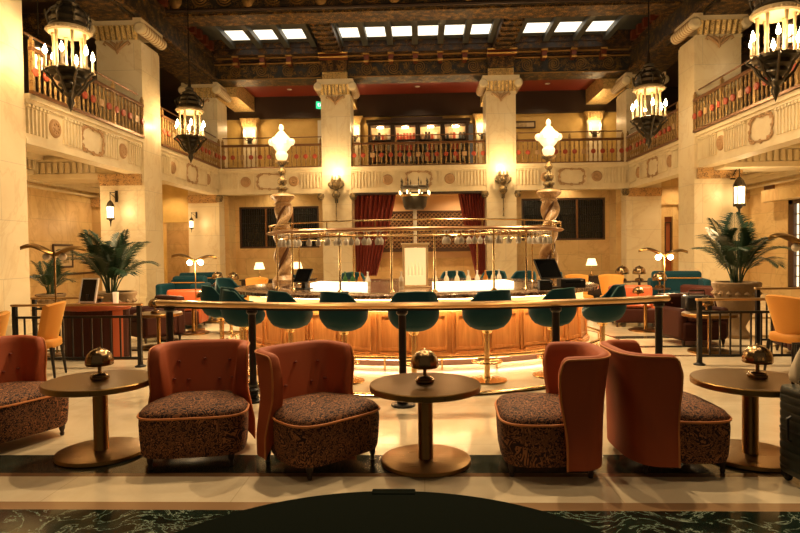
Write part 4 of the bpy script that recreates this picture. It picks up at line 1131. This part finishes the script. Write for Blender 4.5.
# ------------------------------------------------------------------ black fences
def fence(name_label, pts, h=.83, step=.125):
    f = thing('lounge_fence', name_label, 'fence', (pts[0][0], pts[0][1], 0))
    P = [Vector((x-pts[0][0], y-pts[0][1], 0)) for x, y in pts]
    for i in range(len(P)-1):
        a, b_ = P[i], P[i+1]; d = (b_-a); ln = d.length; ang = math.atan2(d.y, d.x); M = Matrix.Translation(a) @ Matrix.Rotation(ang, 4, 'Z')
        obj('handrail', MB().box(-.04, ln+.04, -.035, .035, h, h+.03, M), M_railcap, f, bevel=.008)
        obj('top_bar', MB().box(0, ln, -.015, .015, h-.16, h-.13, M), M_iron, f, smooth=False)
        obj('bottom_bar', MB().box(0, ln, -.015, .015, .10, .13, M), M_iron, f, smooth=False)
        n = max(1, round(ln/step))
        for k in range(1, n):
            x = ln*k/n
            o = obj('baluster', MB().box(x-.009, x+.009, -.009, .009, .13, h-.16, M), M_iron, f, smooth=False)
    for i, p in enumerate(P):
        obj('post', MB().box(p.x-.025, p.x+.025, p.y-.025, p.y+.025, 0, h), M_iron, f, smooth=False)
        obj('post_foot', MB().lathe([(.07,0),(.07,.012),(.035,.03),(.03,.07)], 14, c=p), M_iron, f)
fence('black slatted lounge fence on the left, stepping back toward the palm', [(-3.69,7.80),(-5.35,7.80)], .80)
fence('shorter black fence section on the left, set behind the nearer one', [(-4.88,9.05),(-5.9,9.05)], .80)
fence('black slatted lounge fence on the right before the maroon chair', [(3.44,7.70),(5.2,7.70)], .80)
fence('raised black fence section on the right behind the mustard chair', [(4.85,9.0),(6.4,9.0)], .84)

# ------------------------------------------------------------------ mustard dining chairs
def must():
    t = thing('dining_chair', 'x', 'chair')
    rows = []
    def bk_(u, v, off):
        w_ = .19+.075*v; a = u*1.05
        x = w_*sin(a)/sin(1.05); y = .20-.10*(1-cos(a))/(1-cos(1.05))*1.1+.10*v-off
        return (x, y, .44+v*(.46-.03*u*u))
    U = [-1+2*i/20 for i in range(21)]
    rows = [[bk_(u, v/12, 0) for u in U] for v in range(13)]+[[(bk_(u,1,.03)[0]*.98, bk_(u,1,.03)[1], bk_(u,1,0)[2]+.015) for u in U]]+[[(bk_(u, v/12, .065)[0]*.95, bk_(u,v/12,.065)[1], bk_(u,v/12,0)[2]) for u in U] for v in range(12,-1,-1)]
    mb = MB().grid(rows, closed_v=True)
    for j in (0, 20): mb.f.append(tuple(i*21+j for i in range(len(rows))))
    obj('backrest', mb, M_yel, t, ang=60)
    rows = []
    for z, k in ((.37,.96),(.385,1.),(.44,1.),(.465,.96),(.475,.8),(.48,.3)):
        rows.append([(sup(a,4)[0]*.245*k, sup(a,4)[1]*.235*k-.01, z) for a in [2*pi*i/40 for i in range(40)]])
    mb = MB().grid(rows, closed_u=True); mb.f.append(tuple(range(40))[::-1]); mb.f.append(tuple(5*40+i for i in range(40)))
    obj('seat', mb, M_yel, t, ang=60)
    for sx in (-1,1):
        for sy in (-1,1):
            obj('leg', MB().tube([(sx*.20,sy*.19,.38),(sx*.225,sy*.23,0)], [.022,.014], 8), M_iron, t)
    return t
m0 = must()
ml = [(-4.62,7.15,106,1.,'mustard velvet chair seen side-on in front of the left fence'),
 (-4.42,5.85,118,.98,'mustard velvet chair cut off at the left edge behind rust chair'),
 (4.30,7.15,-75,1.0,'mustard velvet chair with its back to us beside the right fence'),
 (3.35,13.1,190,1.,'mustard chair beyond the bar just right of the till'),
 (3.97,12.9,170,1.,'mustard chair beyond the bar, next to the small silver lamps'),
 (-3.7,13.3,175,1.,'mustard chair far left beyond the teal stools')]
for i, (x, y, a, sc, lb_) in enumerate(ml):
    if i == 0: m0.location = (x,y,0); m0.rotation_euler = (0,0,R_(a+180)); m0['label'] = lb_; m0['group'] = 'mustard dining chairs'
    else: dup(m0, (x,y,0), R_(a+180), lb_)

# ------------------------------------------------------------------ lounge armchairs mid distance
def lounge(mb_up, mb_low):
    t = thing('club_chair', 'x', 'armchair')
    def rb(x0,x1,y0,y1,z0,z1): return MB().box(x0,x1,y0,y1,z0,z1)
    obj('seat_base', rb(-.36,.36,-.36,.34,.08,.36), mb_low, t, bevel=.04)
    obj('seat_cushion', rb(-.26,.26,-.37,.2,.36,.44), mb_up, t, bevel=.035)
    obj('backrest', rb(-.40,.40,.20,.38,.08,.74), mb_up, t, bevel=.05)
    for s in (-1,1): obj('armrest', rb(*sorted((s*.27,s*.40)),-.34,.24,.10,.56), mb_up, t, bevel=.045)
    for sx in (-1,1):
        for sy in (-1,1): obj('leg', MB().lathe([(.015,0),(.03,.08)], 10, c=(sx*.32,sy*.3,0)), M_wood_dk, t)
    for x in (-.2,0,.2): obj('button', MB().lathe([(0,-.01),(.014,0),(0,.01)], 8, c=(x,.19,.60)), M_rustd, t)
    return t
l0 = lounge(M_orleather, M_maroon)
l0.location = (-4.72,11.9,0); l0.rotation_euler = (0,0,R_(8)); l0['label'] = 'burnt orange leather armchair left of the stools behind a small table'; l0['group'] = 'leather armchairs'
dup(l0, (3.98,11.7,0), R_(-10), 'burnt orange leather armchair right of the bar with lamps behind it')
l1 = lounge(M_maroon, M_maroon); l1.location = (-4.6,10.25,0); l1.rotation_euler = (0,0,R_(-40)); l1['label'] = 'maroon leather armchair beside left lounge table near marble pillar'; l1['group'] = 'leather armchairs'
dup(l1, (-3.75,9.6,0), R_(70), 'second maroon armchair tight behind the left lounge table') if False else None
dup(l1, (4.12,9.5,0), R_(10), 'maroon leather armchair behind the right fence and side table')
dup(l1, (5.25,8.4,0), R_(170), 'maroon leather armchair behind the right fence under the palm urn')
dup(l1, (5.0,11.65,0), R_(-65), 'low maroon armchair by the marble pillar on the right')
def sofa(loc, rz, ln, label):
    t = thing('teal_sofa', label, 'sofa', loc, rz, 'teal banquettes')
    obj('seat', MB().box(-ln/2,ln/2,-.4,.2,.1,.45), M_teal, t, bevel=.04)
    obj('backrest', MB().box(-ln/2,ln/2,.2,.4,.1,.95), M_teal, t, bevel=.06)
    obj('arm_roll', MB().box(-ln/2-.08,-ln/2+.08,-.4,.4,.1,.8), M_teal, t, bevel=.05)
    obj('arm_roll', MB().box(ln/2-.08,ln/2+.08,-.4,.4,.1,.8), M_teal, t, bevel=.05)
    for sx in (-1,1):
        for sy in (-1,1): obj('leg', MB().cyl(.025,0,.11,10,c=(sx*(ln/2-.1),sy*.3,0)), M_wood_dk, t)
    for x in (-ln/3, 0, ln/3): obj('cushion', MB().box(x-ln/6+.03,x+ln/6-.03,-.3,.2,.45,.52), M_teal, t, bevel=.03)
    obj('piping', MB().tube([(-ln/2,.195,.80),(ln/2,.195,.80)], .012, 6), M_yel, t)
sofa((-5.9,15.9,0), R_(10), 1.1, 'teal velvet banquette far left below the lit floor lamp')
sofa((-5.35,13.5,0), R_(-5), .8, 'teal velvet sofa behind the left orange armchair')
sofa((5.45,13.2,0), R_(-15), 1.0, 'high-backed teal velvet sofa at right by the marble pillar')
# small brass tables in the lounge
t2 = brass_table((-4.20,11.0,0), .36, .55, .28, 'brass pedestal table before the left orange armchair', .028)
dup(t2, (3.93,10.9,0), 0, 'brass pedestal table before the right orange armchair')
dup(t2, (-4.12,9.35,0), 0, 'brass pedestal table behind the left fence by a maroon armchair')
dup(t2, (3.99,8.62,0), 0, 'brass pedestal table behind the right fence')
dup(t2, (-4.55,13.0,0), 0, 'brass pedestal table far left between teal sofa and stools')
ml0 = mushroom((-4.15,9.3,.55), 1.0, 'small pinkish mushroom lamp on the brass table behind the left fence')
dup(ml0, (3.93,8.58,.55), 0, 'small mushroom lamp on the brass table behind the right fence')
dup(ml0, (3.84,11.0,.55), 0, 'small mushroom lamp on the brass table before the right orange armchair')
dup(ml0, (-4.05,11.05,.55), 0, 'small mushroom lamp on the brass table before the left orange armchair')
def side_table(loc, w_, h, label):
    t = thing('dark_side_table', label, 'table', loc)
    obj('table_top', MB().lathe([(0,h-.03),(w_,h-.03),(w_,h),(0,h)], 28), M_wood_dk, t)
    obj('pedestal', MB().lathe([(.2,0),(.2,.02),(.03,.05),(.03,h-.03)], 16), M_iron, t); return t
tt = []
for i, (x, y, h, lb_, ll, sc) in enumerate([(4.50,13.9,.72,'dark round side table holding the leftmost small silver lamp at right','silver mushroom lamp leftmost of the three beyond the bar at right',1.5),
   (5.02,14.3,.70,'dark round side table holding the middle small silver lamp at right','silver mushroom lamp in the middle of the three beyond the bar at right',1.5),
   (4.72,12.3,.66,'dark round side table holding the rightmost small silver lamp at right','silver mushroom lamp rightmost of the three beyond the bar at right',1.4),
   (-5.2,15.3,.66,'dark round side table with small silver lamp near the left teal stools','silver mushroom lamp on dark table left of the teal stools',1.4),
   (-4.55,14.5,.68,'dark round side table with silver lamp beside the far mustard chair','silver mushroom lamp on dark table beside the far mustard chair',1.4)]):
    side_table((x,y,0), .2, h, lb_)
    dup(ml0, (x,y,h), 0, ll, scale=sc)
# white-shade table lamps on dark sideboards along the back wall
def shade_lamp(loc, label):
    t = thing('table_lamp', label, 'lamp', loc, 0, 'white shade table lamps'); t.scale = (.68,)*3
    obj('lamp_base', MB().lathe([(.11,0),(.11,.03),(.04,.06),(.05,.14),(.03,.2),(.014,.24),(.014,.5)], 16), M_brass, t)
    obj('lamp_shade', MB().lathe([(.24,.44),(.15,.74)], 24), M_shade, t)
    point('bulb_light', (0,0,.55), 10, parent=t, rad=.1)
    return t
for i, (x, lb_, l2) in enumerate(((-4.9,'white shaded table lamp left of the left torch lamp','dark low sideboard under the left white table lamp'),(-3.75,'white shaded table lamp just right of the left twisted column','dark low sideboard against the wall behind the left torch'),(5.0,'white shaded table lamp right of the right torch lamp','dark low sideboard under the right white table lamp'))):
    y = 18.2
    c = thing('sideboard', l2, 'sideboard', (x,y,0))
    obj('cabinet_body', MB().box(-.5,.5,-.2,.2,.1,.62), M_wood_dk, c, smooth=False)
    obj('sideboard_top', MB().box(-.55,.55,-.24,.24,.62,.66), M_wood_dk, c, bevel=.01)
    obj('plinth', MB().box(-.45,.45,-.16,.16,0,.1), M_iron, c, smooth=False)
    for s in (-1,1): obj('door', MB().box(*sorted((s*.02,s*.47)),-.22,-.2,.14,.58), M_wood_dk, c, bevel=.006)
    shade_lamp((x,y,.66), lb_)

# ------------------------------------------------------------------ leaf floor lamps
def leaf_lamp(loc, rz, sc, lit, label, mir=1):
    t = thing('leaf_floor_lamp', label, 'floor lamp', loc, rz, 'brass leaf floor lamps'); t.scale = (sc,)*3
    obj('base_plate', MB().lathe([(0,0),(.16,0),(.16,.015),(.02,.03)], 28), M_brassb, t)
    obj('pole', MB().tube([(0,0,.02),(0,0,1.36)], .011, 10), M_brassb, t)
    for s, L_, up in ((-1,.46,.14),(1,.42,.11)):
        rows = []
        for j in range(21):
            q = j/20; x = s*L_*q; zc = 1.34+up*math.sin(q*pi*.62)*1.15-.06*q*q
            w_ = .105*math.sin(pi*min(1,q**.8*.98+.02))**.8
            rows.append([(x, w_*u, zc+.05*abs(u)**1.5*-1*.9+.0) for u in [-1+2*i/8 for i in range(9)]])
        mb = MB().grid(rows); lf = obj('leaf', mb, M_brassb, t, ang=80); so = lf.modifiers.new('th', 'SOLIDIFY'); so.thickness = .006
        gx = s*.11
        obj('globe', MB().lathe([(.048*sin(pi*i/12), -.048*cos(pi*i/12)) for i in range(13)], 20, c=(gx,0,1.29)), M_globelit if lit else M_globe, t)
        obj('socket', MB().tube([(0,0,1.30),(gx*.7,0,1.345),(gx,0,1.335)], .007, 6), M_brassb, t)
    if lit: point('bulb_light', (0,-.15,1.2), 60, parent=t, rad=.1)
leaf_lamp((-5.38,8.75,0), 0, 1.12, False, 'brass leaf lamp with unlit globes at left before the palms')
leaf_lamp((5.08,8.3,0), R_(8), 1.12, False, 'brass leaf lamp with a single visible globe at the right edge')
leaf_lamp((-4.35,11.0+.55,0), 0, 1., True, 'lit brass leaf floor lamp behind the left orange armchair')
leaf_lamp((4.38,11.2,0), 0, 1., True, 'lit brass leaf floor lamp beside the right marble pillar')

# ------------------------------------------------------------------ palms in urns
def palm(loc, hz, n, spread, fl, label, urn_label, urn_r, seed, bare=False):
    random.seed(seed)
    u = thing('stone_urn', urn_label, 'planter', loc)
    h = hz
    k = urn_r
    pr = [(.0,0),(k*.55,0),(k*.6,.06),(k*.42,.14),(k*.40,.2),(k*.7,h*.45),(k*.92,h*.75),(k*.95,h*.88),(k*1.02,h*.92),(k*1.04,h*.98),(k*.98,h),(k*.86,h),(k*.84,h*.92)]
    obj('bowl', MB().lathe(pr, 36), M_urn, u)
    obj('soil', MB().lathe([(0,h*.93),(k*.85,h*.93)], 24), M_soil, u)
    for i in range(16):
        a = 2*pi*i/16; obj('swag', MB().lathe([(0,-.05),(.045,0),(0,.05)], 8, c=(k*.93*cos(a), k*.93*sin(a), h*.8)), M_urn, u)
    t = thing('palm', label, 'palm', (loc[0], loc[1], loc[2]+h*.93))
    for i in range(n):
        az = 2*pi*i/n*2.4+random.uniform(-.3,.3); q = (i+.5)/n
        ln = fl*random.uniform(.8,1.1); tilt = .12+spread*q*random.uniform(.8,1.1); drop = random.uniform(.5,1.)*q
        pts = []; p = Vector((.06*cos(az), .06*sin(az), 0)); ang = tilt*.35
        m_ = 24; d = ln/m_
        for j in range(m_+1):
            pts.append(p.copy()); el = pi/2-ang; p = p+Vector((cos(az)*cos(el), sin(az)*cos(el), sin(el)))*d
            ang += (tilt*1.1+drop*1.5)/m_*(0.4+1.3*j/m_)
        mb = MB().tube(pts, [.012*(1-.8*j/m_) for j in range(m_+1)], 5)
        side = Vector((-sin(az), cos(az), 0))
        for j in range(7, m_):
            for sb in (0, .5):
              for s in (-1,1):
                b_ = pts[j].lerp(pts[j+1], sb); tg = (pts[j+1]-pts[j]).normalized(); f = (j+sb-7)/(m_-7)
                ll = .38*fl*(math.sin(pi*(.18+.80*f))**.7)*random.uniform(.85,1.1)
                dr = (side*s*.85+tg*.75+Vector((0,0,.12))).normalized(); mid = b_+dr*ll*.55+Vector((0,0,-.01)); tip = b_+dr*ll+Vector((0,0,-.20*ll-.05*ll))
                wv = tg.cross(dr).cross(dr).normalized()*.011*fl/1.0
                o0 = len(mb.v); mb.v += [tuple(b_), tuple(mid+wv), tuple(tip), tuple(mid-wv)]; mb.f.append((o0,o0+1,o0+2,o0+3))
        obj('frond', mb, M_leaf, t, smooth=False)
    if True:
        tr = MB()
        for i in range(7):
            a = i*.9; tr.tube([(.07*cos(a), .07*sin(a), -.03),(.05*cos(a),.05*sin(a),.35*fl)], [.022,.012], 6)
        obj('stem', tr, M_stem, t)
palm((-5.56,10.7,0), .80, 15, .8, 1.15, 'large kentia palm at left in front of the marble pillar', 'broad stone urn holding the large left palm', .42, 3)
palm((-8.35,13.4,0), .60, 11, .7, .8, 'smaller palm at far left behind the brass leaf lamp', 'stone urn holding the small far left palm', .3, 5)
palm((5.05,10.0,0), .90, 14, .85, 1.12, 'large kentia palm at right behind the fences', 'carved stone urn holding the right palm', .35, 9)

# reception screen, podium, glass, bags
m = thing('menu_screen', 'black screen in a pale frame tilted on the podium at left', 'screen', (-4.87,8.85,.93), R_(-12))
Mt = Matrix.Rotation(R_(-14), 4, 'X')
obj('display', MB().box(-.12,.12,-.01,.01,.02,.34,Mt), M_screen, m, smooth=False)
obj('frame', rect_ring(-.14,.14,-.015,.015,0,.36,.02,Mt), M_white, m, smooth=False)
obj('stand', MB().box(-.1,.1,-.02,.16,-.01,.0).box(-.02,.02,.0,.12,.0,.12), M_black, m, smooth=False)
m.location = (-4.95,8.95,.82)
po = thing('podium', 'curved dark podium with fluted sides and orange leather rim behind the left fence', 'podium', (-4.66,8.55,0))
rows = []
na = 96
for z, k in ((0,.98),(.05,1.),(.70,1.)):
    rows.append([(.44*k*cos(a)*(1+.025*abs(sin(a*14))), .30*k*sin(a)*(1+.025*abs(sin(a*14))), z) for a in [2*pi*i/na for i in range(na)]])
obj('fluted_body', MB().grid(rows, closed_u=True), M_maroon, po, ang=60)
obj('leather_rim', MB().lathe([(.43,.68),(.47,.69),(.48,.73),(.46,.76),(0,.77)], 64, sy=.68), M_orleather, po)
obj('orange_panel', MB().lathe([(.458,.02),(.458,.69)], 6, sy=.68, a0=-.75, a1=-.35), M_orleather, po)
m.location = (-4.80,8.55,.78)
gv = thing('glass_vase', 'clear pale glass holding a candle below the left palm', 'glass', (-4.38,8.55,.77))
obj('glass_body', MB().lathe([(0,0),(.035,0),(.042,.16),(.038,.16),(.032,.01),(0,.01)], 16), mat('pale_candle_glass', (.8,.68,.45), .2, emis=(1,.7,.35), es=.3), gv)
obj('candle', MB().cyl(.02, .012, .08, 12), M_candle, gv)
bg = thing('travel_bag', 'dark bag with a looped handle on the maroon armchair at right', 'bag', (4.12,9.32,.445))
obj('bag_body', MB().box(-.2,.2,-.11,.11,0,.30), M_black, bg, bevel=.04)
obj('handle', MB().tube([(-.12,0,.29),(-.11,0,.37),(.11,0,.37),(.12,0,.29)], .012, 8), M_black, bg)

# ------------------------------------------------------------------ hanging lanterns (chandeliers)
def chandelier(loc, label):
    t = thing('hanging_lantern', label, 'chandelier', loc, 0, 'hanging candle lanterns')
    # local z=0 at the beaded white ring
    obj('crown', MB().lathe([(.30,.06),(.34,.10),(.30,.16),(.33,.22),(.26,.30),(.28,.36),(.18,.44),(.20,.5),(.11,.56),(.12,.62),(.05,.68),(.03,.9),(0,.95)], 20), M_bronze, t)
    cs = MB()
    for k in range(8):
        a = k*pi/4; cs.tube([(.34*cos(a),.34*sin(a),.1),(.38*cos(a),.38*sin(a),.22),(.30*cos(a),.30*sin(a),.36),(.14*cos(a),.14*sin(a),.5)], .018, 6)
        cs.lathe([(0,-.05),(.03,0),(0,.07)], 6, c=(.38*cos(a),.38*sin(a),.27))
    obj('crest', cs, M_bronze, t)
    rg = MB().lathe([(.26,-.02),(.34,-.05),(.375,-.02),(.375,.03),(.33,.07),(.26,.05)], 32)
    for k in range(36): a = k*pi/18; rg.lathe([(0,-.018),(.018,0),(0,.018)], 6, c=(.382*cos(a),.382*sin(a),.005))
    obj('beaded_ring', rg, MATS.get('antique_ivory') or mat('antique_ivory', (.34,.25,.13), .5), t)
    for k in range(6):
        a = k*pi/3+.2
        p = MB().lathe([(.035,-.70),(.022,-.66),(.028,-.5),(.02,-.45),(.028,-.3),(.02,-.25),(.028,-.12),(.035,-.04)], 10, c=(.27*cos(a),.27*sin(a),0))
        obj('colonette', p, MATS.get('antique_ivory') or mat('antique_ivory', (.34,.25,.13), .5), t)
    for k in range(6):
        a = k*pi/3-.3; x, y = .40*cos(a), .40*sin(a)
        cd_ = obj('candle', MB().lathe([(.05,-.72),(.055,-.70),(.022,-.69),(.022,-.48),(0,-.48)], 10, c=(x,y,0)), M_candle, t)
        obj('flame', MB().lathe([(0,-.48),(.03,-.45),(.038,-.41),(.022,-.35),(0,-.29)], 8, c=(x,y,0)), M_flame, cd_)
    bk_ = MB().lathe([(.30,-.70),(.38,-.72),(.36,-.77),(.25,-.80),(.27,-.88),(.18,-.93),(.20,-1.0),(.10,-1.07),(.12,-1.14),(.055,-1.22),(.075,-1.30),(.03,-1.40),(0,-1.48)], 20)
    for k in range(8):
        a = k*pi/4
        bk_.tube([(.36*cos(a),.36*sin(a),-.72),(.43*cos(a),.43*sin(a),-.79),(.32*cos(a),.32*sin(a),-.88),(.26*cos(a),.26*sin(a),-1.0),(.12*cos(a),.12*sin(a),-1.15)], .024, 6)
        bk_.lathe([(0,-.04),(.03,0),(0,.05)], 6, c=(.43*cos(a),.43*sin(a),-.78))
    obj('basket', bk_, M_bronze, t)
    hgt = 9.1-loc[2]-.9
    ch = MB(); 
    z = .9
    while z < min(hgt+.9, 3.6):
        ch.lathe([(.012,z),(.02,z+.04),(.012,z+.08)], 6); z += .08
    obj('chain', ch, M_iron, t)
    point('bulb_light', (0,-.0,-.42), 30, parent=t, rad=.18)
    return t
h0 = chandelier((-6.5,11.2,5.60), 'large hanging candle lantern at upper left, nearest on that side')
dup(h0, (6.0,10.6,5.38), .4, 'large hanging candle lantern at the upper right corner')
dup(h0, (-6.5,17.1,5.48), .2, 'smaller looking hanging candle lantern further back at left')
dup(h0, (5.72,15.6,5.42), .7, 'smaller looking hanging candle lantern further back at right')

# wall torches on the back pillars
def sconce(loc, label):
    t = thing('wall_torch', label, 'wall lamp', loc, 0, 'pillar wall torches')
    obj('rod', MB().lathe([(0,-.75),(.04,-.72),(.02,-.68),(.02,0),(.05,.02),(.07,.06),(.13,.12),(.15,.2),(.13,.28),(.06,.34),(.1,.38),(.04,.42)], 14), M_bronze_gilt, t)
    obj('wall_plate', MB().box(-.05,.05,.05,.16,-.1,.5), M_bronze, t, smooth=False)
    a_ = MB()
    for k in range(7):
        a = pi+pi*k/6; 
        a_.tube([(0,0,.4),(.18*cos(a),.18*sin(a)*.6,.42),(.28*cos(a),.28*sin(a)*.6,.52),(.27*cos(a),.27*sin(a)*.6,.62)], .022, 6)
    a_.lathe([(.06,.4),(.14,.5),(.15,.62),(.2,.7),(.12,.72)], 10)
    for k in range(8): a = k*pi/4; a_.lathe([(.02,0),(.03,.1),(0,.2)], 5, c=(.15*cos(a),.15*sin(a),.68))
    obj('arms', a_, M_bronze_gilt, t)
    obj('flame_glass', MB().lathe([(0,.70),(.10,.74),(.12,.82),(.07,.92),(0,1.0)], 14), M_torch, t)
    point('bulb_light', (0,-.45,1.05), 42, parent=t, rad=.12)
sconce((-3.04, 21.75, 3.30), 'bronze wall torch glowing on the left back pillar')
sconce((2.90, 21.75, 3.38), 'bronze wall torch glowing on the right back pillar')

# square lanterns hanging under the galleries
def lantern(loc, label, sc=1., arm=0, drop=0):
    t = thing('glass_lantern', label, 'lantern', loc, 0, 'frosted glass lanterns'); t.scale = (sc,)*3
    obj('glass', MB().lathe([(0,-.28),(.11,-.28),(.12,.12),(.07,.22),(0,.24)], 8), M_frost, t, smooth=False)
    c_ = MB().lathe([(.13,-.34),(.14,-.30),(.13,-.28),(.03,-.40),(.015,-.55),(0,-.6)], 8).lathe([(.135,.1),(.14,.13),(.09,.25),(.03,.32),(0,.34)], 8)
    for k in range(8): a = k*pi/4; c_.tube([(.122*cos(a),.122*sin(a),-.3),(.125*cos(a),.125*sin(a),.12)], .010, 4)
    obj('cage', c_, M_bronze, t, smooth=False)
    obj('hook', MB().tube([(0,0,.32),(0,0,.62)], .012, 6), M_bronze, t)
    if arm: obj('wall_arm', MB().tube([(0,0,.60),(0,arm/sc,.64)], .016, 6).tube([(0,0,.58),(0,arm/sc*.6,.48),(0,arm/sc,.36)], .012, 6).box(-.05,.05,arm/sc-.03,arm/sc,.3,.7), M_bronze, t)
    if drop: obj('chain', MB().tube([(0,0,.6),(0,0,drop/sc)], .012, 6), M_bronze, t)
    point('bulb_light', (0,-.3,0), 14, parent=t, rad=.12)
lantern((-8.05,15.55,2.62), 'small glowing glass lantern on the left marble pillar above the palm', .75, arm=.345)
lantern((8.28,16.25,2.90), 'large glowing glass lantern on the right marble pillar above the palm', 1.15, arm=.345)
lantern((-8.2,21.5,2.55), 'tiny glowing glass lantern in front of the far left corner pillar', .6, arm=.495)
lantern((-8.6,13.6,5.98), 'glowing glass lantern hanging inside the upper left gallery', 1.3, drop=2.0)
lantern((8.9,15.2,6.65), 'small glowing glass lantern inside the upper right gallery', 1.1, drop=1.34)
lantern((-8.6,25.3,3.0), 'tiny glowing lantern in the far left foyer beyond the corner pillar', .8, drop=1.11)

# recessed downlights below the galleries and others
def downlight(loc, power, label, grp='recessed downlights'):
    t = thing('recessed_downlight', label, 'ceiling light', loc, 0, grp)
    obj('trim_ring', MB().lathe([(.07,.0),(.10,0),(.10,-.012),(.07,-.02)], 20), M_white, t)
    obj('lens', MB().lathe([(0,-.004),(.07,-.004)], 20), M_flame, t)
    l = spot('bulb_light', (0,0,-.05), power, 2.3, parent=t)
k = 0
for s, sd in ((-1,'left'),(1,'right')):
    for y, w_ in ((12.3,'nearest the camera'),(14.6,'in the middle'),(18.6,'farther back'),(20.8,'nearest the back wall')):
        downlight((s*9.3,y,4.11), 75, 'recessed downlight under the %s gallery, %s' % (sd, w_))
for s, sd in ((-1,'left'),(1,'right')): downlight((s*9.4,22.4,4.11), 60, 'added downlight brightening the %s end wall of the aisle' % sd)  # added lamps that lift the poorly lit end walls
downlight((-1.7,24.0,4.19), 150, 'added downlight brightening the left part of the lattice alcove')  # this pair is added to brighten the lattice alcove
downlight((1.5,24.0,4.19), 150, 'added downlight brightening the right part of the lattice alcove')
downlight((-5.4,22.9,4.19), 40, 'recessed downlight above the left grille window')
downlight((5.3,22.9,4.19), 40, 'recessed downlight above the right grille window')
for x, nm in ((-5.2,'left'),(-.1,'middle'),(5.0,'right')):
    downlight((x,24.3,7.94), 40, 'recessed downlight in the red gallery ceiling, %s bay' % nm, 'gallery downlights')
for i, (x, y) in enumerate(((-8.6,25.0),)): point('foyer_light', (-9.4,25.2,3.3), 40)
# added fill downlights, raising the general light over the bar and seating
for i, (x, y, z, p, nm) in enumerate(((-2.3,9.0,9.14,820,'left of the bar'),(2.1,9.0,9.14,820,'right of the bar'),(0,13.,9.14,650,'behind the bar'),(-3.5,5.0,9.14,170,'over the left seating'),(0,4.6,9.14,130,'over the centre seating'),(3.5,5.0,9.14,170,'over the right seating'))):
    downlight((x,y,z), p, 'added fill downlight in the main ceiling, '+nm, 'added hall fill downlights')
